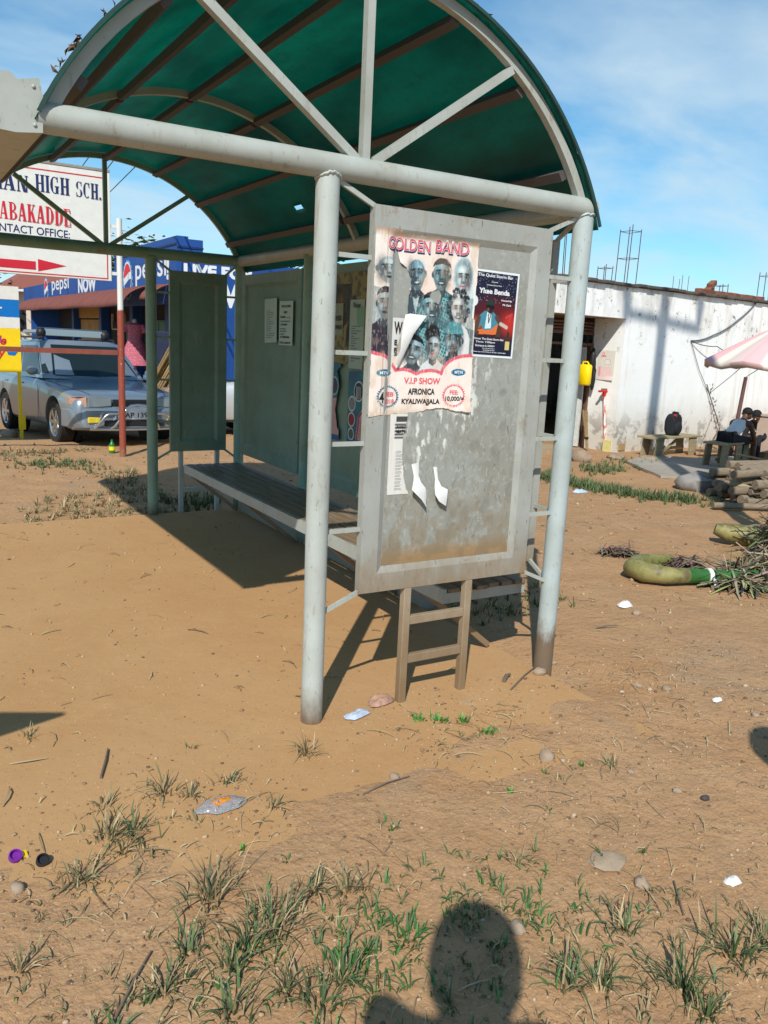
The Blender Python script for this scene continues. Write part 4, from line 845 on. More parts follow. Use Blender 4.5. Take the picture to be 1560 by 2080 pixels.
    def L(k, f, g=0):                                          # point on the cabin skin between columns k and k+1
        A, B = ring(f)[int(k)], ring(f)[min(int(k)+1, n-1)]; t = k-int(k); return [A[j]+(B[j]-A[j])*t for j in range(3)]
    mir = lambda p: (-p[0], p[1], p[2])
    fr = [L(0, .06), L(.92, .06), L(.86, .5), L(.84, .93), L(0, .93)]
    mb = MB(); A = [L(0, .05), L(1.3, .05), L(1.15, .95), L(0, .95)]; pts = [mir(A[1]), A[0], A[1], A[2], A[3], mir(A[2])]
    mb.add([(x*1.0, y-.016, z+.008) for x, y, z in pts], [(0, 1, 4, 5), (1, 2, 3, 4)]); ws = mb.build('windscreen', GLASS, c)
    mb = MB(); mb.bar((-.62, 1.335, .948), (.0, 1.20, .945), .014, .012); mb.bar((-.1, 1.205, .95), (.5, 1.28, .955), .014, .012); mb.build('wiper', BLKPL, c)
    for sg_ in (1, -1):
        g = lambda p: (sg_*p[0], p[1], p[2])
        for k0, k1 in ((2.06, 2.92), (3.0, 3.92)):
            pane([g(L(k0, .1)), g(L(k1, .1)), g(L(k1, .9)), g(L(k0+(.10 if k0 < 3 else 0), .9))])
        pane([g(L(4.08, .12)), g(L(4.75, .12)), g(L(4.7, .86)), g(L(4.08, .88))])
        pane([g(L(1.5, .1)), g(L(2.0, .1)), g(L(2.06, .82))], off=.008)
    pane([(-.56, 4.155, .97), (.56, 4.155, .97), (.46, 4.03, 1.33), (-.46, 4.03, 1.33)], 'rear_window')
    # wheels
    for y in (.80, 3.26):
        for sx in (-1, 1):
            wv = MB(); X0, X1 = sx*.615, sx*.835
            prof = [(X0, .21), (X0, .28), (X0+sx*.02, .303), (X1-sx*.02, .303), (X1, .285), (X1-sx*.004, .205)]
            n_ = 32; vv = [(x, y+r*cos(2*pi*j/n_), .303+r*sin(2*pi*j/n_)) for x, r in prof for j in range(n_)]
            wv.add(vv, [(i*n_+j, i*n_+(j+1) % n_, (i+1)*n_+(j+1) % n_, (i+1)*n_+j) for i in range(len(prof)-1) for j in range(n_)])
            wv.add([(X0, y+.21*cos(2*pi*j/n_), .303+.21*sin(2*pi*j/n_)) for j in range(n_)], [tuple(range(n_))])
            w_ = thing('wheel', None, None); w_.parent = c; wv.build('tyre', RUBBER, w_, 40)
            rm = MB(); xr = X1-sx*.03
            rm.tube([(X1-sx*.075, y, .303), (X1-sx*.07, y, .303)], .20, 28)
            a_ = [(X1-sx*.005, .205), (X1-sx*.02, .185), (X1-sx*.06, .18), (X1-sx*.06, .20)]
            vv = [(x, y+r*cos(2*pi*j/28), .303+r*sin(2*pi*j/28)) for x, r in a_ for j in range(28)]
            rm.add(vv, [(i*28+j, i*28+(j+1) % 28, (i+1)*28+(j+1) % 28, (i+1)*28+j) for i in range(3) for j in range(28)])
            for j in range(6):
                a = 2*pi*j/6; rm.bar((xr, y+.03*cos(a), .303+.03*sin(a)), (xr+sx*.005, y+.185*cos(a), .303+.185*sin(a)), .05, .03, (1, 0, 0))
            rm.tube([(xr-sx*.02, y, .303), (xr+sx*.018, y, .303)], .055, 16); rm.build('rim', CHROME, w_, 40)
            wl = MB(); wl.tube([(sx*.53, y, .31), (sx*.60, y, .31)], .36, 24); wl.build('wheel_well', BLKPL, c)
    # front: lamps, grille, bumper trim, plate
    for sx in (-1, 1):
        mb = MB(); P = [(.31, .022, .575), (.47, .026, .560), (.63, .040, .556), (.63, .046, .70), (.46, .032, .70), (.31, .027, .68)]
        f1 = [(sx*x, y-.05, z) for x, y, z in P]; f2 = [(sx*x, y+.10, z) for x, y, z in P]; n6 = 6
        mb.add(f1+f2, [tuple(range(6)), tuple(range(6, 12))]+[(i, (i+1) % 6, 6+(i+1) % 6, 6+i) for i in range(6)]); hl = mb.build('headlight', LENS, c, bevel=.008)
        mb = MB(); P = [(.642, .022, .556), (.745, .060, .565), (.822, .20, .585), (.820, .20, .68), (.745, .066, .695), (.642, .030, .70)]
        mb.add([(sx*x, y-.03, z) for x, y, z in P]+[(sx*x, y+.08, z) for x, y, z in P], [tuple(range(6)), tuple(range(6, 12))]+[(i, (i+1) % 6, 6+(i+1) % 6, 6+i) for i in range(6)]); mb.build('indicator', AMBER, c, bevel=.006)
        mb = MB(); mb.box((sx*.56, -.022, .385), (.17, .07, .085)); mb.build('fog_lamp', FOGY, c, bevel=.012)
        mb = MB(); mb.ell((sx*.90, 1.50, 1.0), (.085, .06, .065), 12, 8); mb.bar((sx*.80, 1.50, .96), (sx*.86, 1.5, .97), .05, .04); mb.build('mirror', paint, c, 50)
        mb = MB(); mb.box((sx*.83, 2.28, .80), (.03, .16, .028)); mb.box((sx*.83, 3.12, .81), (.03, .15, .028)); mb.build('door_handle', paint, c, bevel=.006)
        mb = MB()
        for y in (1.46, 2.42, 3.30): mb.bar((sx*.8475, y, .30 if y < 3 else .62), (sx*.8465, y-.02, .80), .008, .004, (1, 0, 0))
        mb.build('door_seam', BLKPL, c)
    mb = MB(); mb.bx(-.29, .29, .0, .06, .56, .665); gr_ = mb.build('grille', BLKPL, c, bevel=.01)
    mb = MB()
    for z in (.585, .61, .635): mb.bx(-.28, .28, -.006, .004, z-.004, z+.004)
    mb.build('slat', BLKPL, gr_)
    mb = MB(); o_ = [(.845, .46), (.835, .20), (.79, .06), (.66, -.02), (.4, -.065), (0, -.08)]; mb.prism(o_+[(-x, y) for x, y in o_[-2::-1]], ((0, 0, .262), (1, 0, 0), (0, 1, 0)), .272); mb.build('bumper', paint, c, 40, .022)
    mb = MB(); mb.bx(-.43, .43, -.088, .05, .30, .385); mb.build('air_intake', BLKPL, c, bevel=.008)
    mb = MB(); mb.bx(-.25, .25, -.10, -.09, .40, .51); pl_ = mb.build('number_plate', WPT, c)
    mb = MB(); put_text(mb, 'UAP 139F', (-.225, -.101, .42), (1, 0, 0), EZz, .45, .07, .015, off=.001); mb.build('lettering', BLACKP, pl_)
    mb = MB(); mb.tube([(.45*cos(a)*1.75, .06-.0+.10*(1-sin(a)), .275) for a in np.linspace(0, pi, 16)], .035, 10); mb.build('lower_lip', paint, c, 50)
    if extras:
        mb = MB()                                              # nudge bar of bent bright tube
        for sx in (-1, 1): mb.tube([(sx*.56, -.06, .27), (sx*.49, -.13, .38), (sx*.44, -.15, .45), (sx*.40, -.16, .475), (sx*.32, -.16, .48), (sx*.19, -.17, .48)], .018, 10)
        mb.tube([(-.36, -.07, .26), (-.31, -.14, .31), (-.22, -.18, .44), (-.16, -.185, .55), (-.10, -.185, .59), (0, -.185, .60), (.10, -.185, .59), (.16, -.185, .55), (.22, -.18, .44), (.31, -.14, .31), (.36, -.07, .26)], .020, 10)
        mb.tube([(-.62, -.03, .262), (-.3, -.10, .258), (.3, -.10, .258), (.62, -.03, .262)], .018, 10); mb.build('nudge_bar', CHROME, c, 50)
        mb = MB()
        for sx in (-1, 1): mb.tube([(sx*.55, 2.05, 1.44), (sx*.55, 2.12, 1.50), (sx*.55, 3.7, 1.51), (sx*.55, 3.8, 1.44)], .016, 8)
        rk = mb.build('roof_rail', BLKPL, c, 50)
        rc = MB(); rc.box((.0, 2.35, 1.585), (1.0, .03, .11)); rc.box((0, 2.35, 1.648), (1.06, .05, .012)); rc.box((0, 3.2, 1.6), (1.0, .03, .06)); rc.bx(-.53, -.50, 2.35, 3.2, 1.57, 1.62); rc.bx(.50, .53, 2.35, 3.2, 1.57, 1.62); rc.build('roof_rack', CHROME, c, bevel=.006)
        mb = MB()
        for sx in (-1, 1): mb.ell((sx*.50, 2.36, 1.57), (.075, .075, .085), 12, 8); mb.box((sx*.52, 2.36, 1.50), (.05, .08, .06))
        mb.build('rack_foot', BLKPL, c, 50)
        mb = MB(); mb.box((.08, 1.44, 1.035), (.11, .006, .09), Matrix.Rotation(radians(-58), 3, 'X')); mb.build('sticker', simple('sun_ornament', (.42, .34, .10), .6), c)
        mb = MB(); mb.ell((.66, 1.07, .945), (.055, .05, .04), 10, 8); mb.build('wing_mirror', WPT, c, 50)
    return c
car = make_car('silver blue estate car with roof rack, bright nudge bar and plate UAP 139F', carpaint('silver_blue_paint', (.22, .27, .32)), 'cars parked by the blue shops', True)
car.location = (1.48, 8.75, H(1.35, 9.4)-.01+.0); car.rotation_euler = (radians(-1.6), radians(.8), .14)
car2 = make_car('white car parked behind the dark far panel of the shelter', carpaint('white_paint', (.62, .63, .63)), 'cars parked by the blue shops', False)
car2.location = (2.95, 11.25, H(4, 9.8)); car2.rotation_euler = (0, 0, radians(-135))

# ------------------------------------------------------------------ white shop on the right (local frame: a along the wall, b into the building)
WR = radians(6); WO = Vector((8.75, 6.65, 0)); WA, WB = Vector((cos(WR), sin(WR), 0)), Vector((-sin(WR), cos(WR), 0))
def wp(a, b, z=0): return WO+WA*a+WB*b+Vector((0, 0, z))
ww = M('stained_whitewash', (.88, .89, .88), .85, spec=.15)
ww.mix(ww.noise(1.4, .4, .75, 6, .6, world=True), (.82, .82, .79), .8)
ww.mix(ww.math('MULTIPLY', ww.noise(2.2, .48, .62, 8, .7, (1, 1, .4), True), ww.math('SUBTRACT', 1.0, ww.zfade(1.7, 2.6, .3, 3))), (.30, .28, .25), .6)
ww.mix(ww.math('MULTIPLY', ww.noise(7, .58, .63, 7, .75, world=True), ww.math('SUBTRACT', 1.0, ww.zfade(1.2, 2.3))), (.10, .09, .08), .8)
ww.mix(ww.zfade(.15, .95, .7, 2.2), (.52, .46, .37), .75); ww.mix(ww.math('MULTIPLY', ww.noise(3.1, .5, .56, 7, .7, world=True), ww.zfade(.3, .75, .4, 3)), (.30, .28, .25), .85)
ww.mix(ww.noise(18, .66, .72, 5, .7, world=True), (.34, .30, .26), .5); ww.mix(ww.math('MULTIPLY', ww.noise(1.3, .55, .7, 5, .6, (3, 3, .25), True), ww.zfade(2.5, 2.6)), (.58, .48, .38), .5)
ww.bump(14, .3, .01, 7, world=True).bump(90, .25, .003, world=True); WHW = ww.m
BRN = simple('brown_paint', (.16, .075, .045), .6); CONCD = simple('dark_slab_edge', (.11, .095, .085), .9, var=.5, scale=7)
wb = thing('white_shop_building', 'whitewashed flat roofed shop with stained peeling wall and shaded doorway', 'building', WO, WR)
mb = MB(); mb.bx(0, 9, 0, .22, -.2, 2.64); mb.bx(-3.6, -.001, 0, .16, 2.15, 2.64); mb.build('wall', WHW, wb)
mb = MB(); mb.bx(0, .22, .221, .62, -.2, 2.149); rw = mb.build('return_wall', WHW, wb)
mb = MB(); mb.bx(-3.6, .0, .161, 4, 2.15, 2.25); mb.build('soffit', simple('tan_soffit', (.34, .24, .15), .8), wb)
mb = MB()
for i in range(60):
    a = -3.6+12.6*i/60; mb.box((a+.105, .3, 2.665+random.uniform(-.008, .012)), (.215, .74+random.uniform(-.03, .03), .05))
mb.build('roof_edge', CONCD, wb, bevel=.01)
mb = MB(); mb.bx(-3.6, 9, .67, 6, 2.6, 2.65); mb.build('roof', CONCD, wb)
mb = MB(); mb.bx(.2, 9, 5.9, 6, -.2, 2.6); mb.bx(8.8, 9, .23, 5.9, -.2, 2.6); mb.build('rear_wall', WHW, wb)
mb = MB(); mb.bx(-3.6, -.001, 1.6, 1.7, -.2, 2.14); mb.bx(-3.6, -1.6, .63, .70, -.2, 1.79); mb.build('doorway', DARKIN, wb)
lv = thing('vent', None, None); lv.parent = wb
for i in range(4): mb = MB(); mb.box((-1.8, .64, 1.93+i*.05), (3.58, .08, .03), Matrix.Rotation(.5, 3, 'X')); mb.build('louvre', BRN, lv)
mb = MB(); mb.bx(-3.6, -.002, .60, .66, 1.875, 1.90); mb.bx(-3.6, -.002, .60, .66, 1.70, 1.74); mb.bx(-.05, -.002, .60, .66, -.2, 1.70); mb.build('door_frame', BRN, wb)
mb = MB(); mb.box((-.16, .80, .85), (.04, .34, 1.66), Matrix.Rotation(.25, 3, 'Z')); mb.build('door', simple('pale_door', (.6, .62, .6), .6), wb)
mb = MB(); mb.bx(-3.0, -.9, .2, .6, -.2, .10); mb.build('step', simple('tan_step', (.42, .32, .2), .9), wb)
# goods and litter at the doorway
jc = thing('jerrycan', 'yellow plastic jerrycan hanging in the doorway of the white shop', 'jerrycan', wp(-.30, .47, 1.06), WR)
YP = simple('yellow_plastic', S(250, 215, 10), .4, var=.08)
mb = MB(); mb.box((0, 0, .17), (.13, .20, .34)); mb.build('body', YP, jc, bevel=.025, smooth=50); mb = MB(); mb.tube([(0, .06, .33), (0, .06, .38), (0, -.03, .38), (0, -.06, .34)], .014, 8); mb.build('handle', YP, jc, 60); mb = MB(); mb.tube([(0, .0, .38), (.0, .02, 1.02)], .006, 6); mb.build('strap', BLKPL, jc)
bg_ = thing('black_bag', 'bunch of black plastic bags hanging beside the yellow jerrycan', 'bag', wp(-.16, .46, 1.30), WR)
mb = MB(); mb.ell((0, 0, .15), (.06, .06, .20), 12, 9, jit=.15); mb.ell((.05, 0, -.1), (.045, .05, .20), 12, 9, jit=.15); mb.build('bag', BLKPL, bg_, 60); mb = MB(); mb.tube([(0, 0, .33), (0, .05, .78)], .005, 6); mb.build('string', BLKPL, bg_)
REDP = simple('red_plastic', S(200, 35, 30), .4); GRP = simple('green_handle', S(20, 140, 80), .4, var=.1)
mm = M('striped_handle', (.72, .70, .68), .5); mm.mix(mm.noise(30, .5, .52, 2, .5, (1, 1, .3)), S(215, 110, 90)); STR_ = mm.m
def squeegee(a, label, hm, top=.94, tilt=0, hd=.30):
    t = thing('floor_squeegee', label, 'squeegee', wp(a+.12, .16, .03), WR, 'upside down squeegees by the shop door')
    mb = MB(); mb.tube([(0, 0, 0), (tilt, .08, top)], .020, 10); mb.build('handle', hm, t, 60)
    mb = MB(); mb.box((tilt, .08, top+.02), (hd, .05, .035)); mb.box((tilt, .08, top-.03), (.05, .05, .07)); mb.build('head', REDP, t, bevel=.008)
    mb = MB(); mb.box((tilt+.02, .08, top+.05), (hd*.7, .03, .03)); mb.build('brush', simple('brown_bristle', (.25, .14, .08), .9), t)
squeegee(-.12, 'red headed floor squeegee with a pale striped handle, left of the pair', STR_, .93, -.05, .28); squeegee(.02, 'red headed floor squeegee with a green handle, right of the pair', GRP, .92, .10, .42)
def broom(a, b, h, label, lean):
    t = thing('straw_broom', label, 'broom', wp(a, b, .02), WR, 'straw brooms by the shop door'); mb = MB()
    for i in range(26):
        k = random.uniform(-1, 1); q = random.uniform(-1, 1); mb.tube([(k*.015, q*.015, .0), (lean*.5+k*.03, .05+q*.02, h*.5), (lean+k*.055, .10+q*.03, h+random.uniform(-.05, .03))], .006, 5)
    mb.build('bristles', simple('straw', (.34, .24, .12), .9, var=.3), t); mb = MB(); mb.tube([(lean*.3, .03, h*.28), (lean*.34, .032, h*.33)], .035, 10); mb.build('binding', BLKPL, t)
broom(.10, .10, .45, 'short straw broom leaning on the wall right of the green squeegee', .13); broom(-.30, .28, .62, 'taller dark straw broom leaning left of the striped squeegee', -.02)
BXM = simple('yellow_carton', (.62, .55, .22), .8); CRD = simple('brown_carton', (.40, .28, .14), .8)
mb = MB(); mb.box(wp(.04, .12, .09), (.17, .14, .2), Matrix.Rotation(WR+.2, 3, 'Z')); tag(mb.build('carton', BXM, bevel=.004), 'small yellow carton under the squeegees by the shop door', 'carton')
mb = MB(); mb.box(wp(.22, .04, .08), (.18, .12, .12), Matrix.Rotation(WR, 3, 'Z')); tag(mb.build('carton', CRD, bevel=.004), 'small brown carton right of the yellow carton', 'carton')
pb = thing('paper_notice', 'white and pink notice stuck on the shaded side wall by the doorway', 'notice', wp(-.004, .47, 1.16), WR-pi/2)
cN = CV(.34, .48, 40, 56, (222, 216, 206)); cN.ell(.3, .12, .08, .05, (220, 90, 120), .9); cN.ell(.3, .12, .05, .03, (222, 216, 206)); cN.line((.2, .2), (.45, .2), .015, (225, 120, 140)); cN.poly([(.42, .30), (.75, .30), (.75, .48), (.42, .48)], (190, 184, 186)); cN.poly([(.45, .32), (.72, .32), (.72, .46), (.45, .46)], (226, 222, 214)); cN.poly([(.1, .55), (.85, .55), (.85, .95), (.1, .95)], (232, 200, 200)); cN.poly([(.1, .55), (.2, .55), (.2, .85), (.1, .9)], (230, 150, 168))
cN.sheet('sheet', (0, 0, .48), EXx, EZz, PAPER, pb, lambda u, v: .004+.02*sst(.85, 1, v)*u+warp(u, v, .004))
# rebar starter columns on the roof
RUST = simple('rusty_rebar', (.10, .055, .05), .8)
def rebar(a, b, w, h, label, z0=2.68, rings=3, lean=0):
    t = thing('rebar_column', label, 'rebar', wp(a, b, z0), WR, 'rebar starter columns on the white shop roof')
    for sx in (-1, 1):
        for sy in (-1, 1): mb = MB(); mb.tube([(sx*w, sy*w, -.1), (sx*w+lean*.5, sy*w, h*.5), (sx*w+lean+random.uniform(-.01, .01), sy*w, h*random.uniform(.93, 1.05))], .0075, 6); mb.build('bar', RUST, t)
    for i in range(rings):
        z = h*(.04+.86*i/max(rings-1, 1)); mb = MB(); x = lean*z/h; mb.tube([(x-w, -w, z), (x+w, -w, z+.01), (x+w, w, z), (x-w, w, z), (x-w, -w, z)], .005, 5); mb.build('stirrup', RUST, t)
rebar(.60, .55, .12, 1.0, 'tallest rusty rebar column, above the doorway corner', rings=3, lean=.02)
rebar(.98, 1.3, .09, .42, 'short rebar column just behind the tallest one', rings=2)
rebar(-.95, .55, .14, .80, 'rebar column seen between the shelter post and its panel', rings=2, lean=-.03)
rebar(4.05, .9, .09, .33, 'shortest rebar column beyond the loose bricks', rings=2); rebar(5.1, .55, .12, .62, 'rebar column at the right edge of the picture', rings=2)
rebar(9.5, 5.5, .14, 1.1, 'rebar column seen through the gap above the middle back panel', rings=1)
# bricks on the roof edge
BRK = simple('fired_brick', (.27, .105, .06), .9, var=.45, scale=9)
def brick(a, b, z, rz, tilt, label, d=(.23, .11, .085)):
    mb = MB(); mb.box((0, 0, 0), d); o = mb.build('brick', BRK, bevel=.006); o.location = wp(a, b, z); o.rotation_euler = (0, tilt, WR+rz); tag(o, label, 'brick', 'loose bricks on the roof edge'); return o
brick(2.28, .2, 2.745, .1, 0, 'lone dark brick at the left end of the loose bricks'); brick(2.52, .2, 2.77, .3, -.35, 'lower tilted brick of the leaning pair', (.23, .12, .12)); brick(2.60, .2, 2.885, .25, -.35, 'topmost tilted brick of the leaning pair')
for i, (a, l) in enumerate(((2.83, 'pale orange brick just right of the leaning pair'), (3.10, 'second brick in the flat row on the roof edge'), (3.37, 'third brick in the flat row on the roof edge'), (3.66, 'fourth brick in the flat row on the roof edge'), (3.93, 'fifth brick in the flat row on the roof edge'), (4.2, 'last brick at the right end of the row'))): brick(a, .2, 2.735, random.uniform(-.3, .3), 0, l, (.235, .12, .09))
# cables and a climbing stem on the wall
CBL = simple('grey_cable', (.12, .12, .13), .6)
def wire(name, pts, r, label, cat, mat=CBL, group=None, sub=6, sag=0):
    P = []
    for i in range(len(pts)-1):
        for k in range(sub): t = k/sub; p = Vector(pts[i]).lerp(Vector(pts[i+1]), t); p.z -= sag*4*t*(1-t); P.append(p)
    P.append(Vector(pts[-1])); mb = MB(); mb.tube(P, r, 6); return tag(mb.build(name, mat, None, 60), label, cat, group)
wire('cable', [wp(3.87, -.02, 2.72), wp(3.22, -.03, 2.30), wp(2.49, -.03, 2.0), wp(1.83, -.02, 1.875)], .011, 'upper black cable sagging down the white wall from the roof', 'cable', group='cables on the white wall', sag=.03)
wire('cable', [wp(1.83, -.02, 1.87), wp(2.37, -.2, 1.80), wp(3.12, -.1, 1.70)], .008, 'cable running from the wall hook to the pink parasol', 'cable', group='cables on the white wall', sag=.03)
wire('cable', [wp(1.83, -.02, 1.87), wp(2.16, -.03, 1.39), wp(2.57, -.03, .96)], .006, 'thin string hanging down the white wall to the climbing plant', 'cable', group='cables on the white wall')
wire('cable', [wp(2.57, -.03, .96), wp(2.2, -.6, 1.28), wp(-1.55, -3.0, 1.56)], .006, 'thin string from the climbing plant up to the parasol corner', 'cable', group='cables on the white wall')
cl = thing('climbing_plant', 'dry thin climbing stem with few leaves on the white wall', 'plant', wp(2.9, -.06, 0), WR)
mb = MB(); mb.tube([(.15, 0, .05), (.1, 0, .35), (-.1, .0, .62), (-.33, .02, .95), (-.45, .02, 1.13)], .010, 6); mb.tube([(.1, 0, .3), (-.05, 0, .15), (-.1, 0, .02)], .008, 6); mb.build('stem', simple('dry_stem', (.16, .11, .08), .9), cl, 60)
mb = MB()
for i in range(34):
    t = random.random(); c = Vector((.1-.5*t+random.gauss(0, .05), -.02, .35+.75*t+random.gauss(0, .04))); m3 = Matrix.Rotation(random.uniform(0, 6), 3, 'Y'); mb.add([c+m3 @ Vector(p)*.03 for p in ((-1, 0, 0), (0, -.3, .5), (1, 0, 0), (0, .2, -.5))], [(0, 1, 2, 3)])
mb.build('leaves', simple('pale_leaf', (.30, .24, .18), .8, var=.4), cl)
# low benches
PLK = M('grey_yellow_plank', (.36, .30, .17), .85); PLK.mix(PLK.noise(6, .4, .7, 7, .7, (.5, 6, 6)), (.23, .18, .11)); PLK.bump(20, .3, .004, stretch=(.4, 6, 6)); PLKM = PLK.m
def lowbench(a, b, ln, h, dp, label, rot=0):
    t = thing('low_bench', label, 'bench', wp(a, b, 0), WR+rot, 'rough low benches by the white wall')
    mb = MB(); mb.bx(-ln/2, ln/2, -dp/2, dp*.02, h-.028, h); mb.bx(-ln/2+.03, ln/2-.06, dp*.04, dp/2, h-.026, h+.003); mb.build('seat', PLKM, t, bevel=.003)
    for s in (-1, 1):
        for sy in (-1, 1):
            mb = MB(); x = s*ln*.33; mb.prism([(-.10, h-.03), (.10, h-.03), (.13 if s > 0 else .05, -.03), (.0, -.03), (-.01, .06), (-.06, -.03), (-.14 if s < 0 else -.06, -.03)], ((x, sy*dp*.36, 0), (1, 0, 0), (0, 0, 1)), .022); mb.build('leg', PLKM, t)
    mb = MB(); mb.bar((-ln*.22, -dp*.2, .06), (ln*.1, -dp*.2, h-.04), .045, .02, (0, 1, 0)); mb.bar((-ln*.3, 0, .12), (ln*.3, 0, .12), .02, .05); mb.build('brace', PLKM, t)
lowbench(.70, -.58, 1.36, .325, .34, 'rough plank bench against the white wall carrying a black backpack')
lowbench(.34, -1.74, .64, .375, .36, 'rough yellowish bench with the person in the white vest', .1)
wire('plank', [wp(-.15, -2.25, .28), wp(.55, -2.3, .17), wp(1.9, -2.4, .13)], .017, 'long thin crooked stick lying across in front of the seated person', 'stick', PLKM)
mb = MB(); mb.bar(wp(.55, -1.98, .03), wp(.9, -1.80, .32), .07, .022); tag(mb.build('board', PLKM), 'short board leaning beside the yellowish bench', 'board')
mb = MB(); mb.bx(-.75, .6, -.10, .10, 0, .035); o = mb.build('board', simple('dark_plank', (.20, .13, .09), .9)); o.location = wp(1.9, -.95, .05); o.rotation_euler = (0, .03, WR-.1); tag(o, 'long dark board lying on the ground along the white wall', 'board')
bp_ = thing('backpack', 'black backpack with red tag standing on the plank bench', 'backpack', wp(.78, -.56, .332), WR+.15)
BKF = simple('black_fabric', (.014, .016, .02), .85, var=.3)
mb = MB(); mb.ell((0, 0, .165), (.20, .13, .22), 22, 16)
for i, v in enumerate(mb.v): mb.v[i] = (max(-.14, min(.14, v[0])), max(-.085, min(.09, v[1])), max(0, min(.34, v[2])))
mb.build('body', BKF, bp_, 60); mb = MB(); mb.ell((-.01, -.09, .12), (.115, .05, .11), 16, 10); mb.build('front_pocket', BKF, bp_, 60)
mb = MB(); mb.tube([(.08, .05, .35), (.14, .02, .35), (.18, .0, .2), (.15, .02, .02)], .03, 8); mb.tube([(-.04, .02, .33), (-.02, .02, .37), (.03, .02, .37), (.05, .02, .33)], .010, 8); mb.build('strap', BKF, bp_, 60)
mb = MB(); mb.box((-.11, -.07, .32), (.05, .03, .035), Matrix.Rotation(.5, 3, 'Y')); mb.build('tag', REDP, bp_)

# ------------------------------------------------------------------ people
SKIN = simple('dark_brown_skin', (.105, .048, .028), .5, var=.2, scale=20); HAIR = simple('black_hair', (.008, .007, .007), .8); VEST = simple('white_vest_cloth', (.62, .68, .70), .8, var=.1); SHORTS = simple('black_cloth', (.012, .013, .018), .85)
def hand(V, E, w, p, d, up, s):                                # five curled fingers from a palm at p along d
    d, up = Vector(d).normalized(), Vector(up).normalized(); sd = d.cross(up); p = Vector(p); n = len(V); V.append((*(p+d*.04*s), .030*s, .016*s)); E.append((w, n)); V.append((*(p+d*.08*s), .034*s, .014*s)); E.append((n, n+1))
    for k, (o, L) in enumerate(((-.032, .062), (-.011, .075), (.011, .072), (.031, .055))):
        q = p+d*.095*s+sd*o*s; b = len(V); V.append((*q, .0085*s)); E.append((n+1, b)); V.append((*(q+d*L*.5*s-up*.012*s), .008*s)); E.append((b, b+1)); V.append((*(q+d*L*.85*s-up*.035*s), .0065*s)); E.append((b+1, b+2))
    b = len(V); V.append((*(p+d*.05*s-sd*.045*s), .010*s)); E.append((n, b)); V.append((*(p+d*.09*s-sd*.062*s-up*.01*s), .008*s)); E.append((b, b+1))
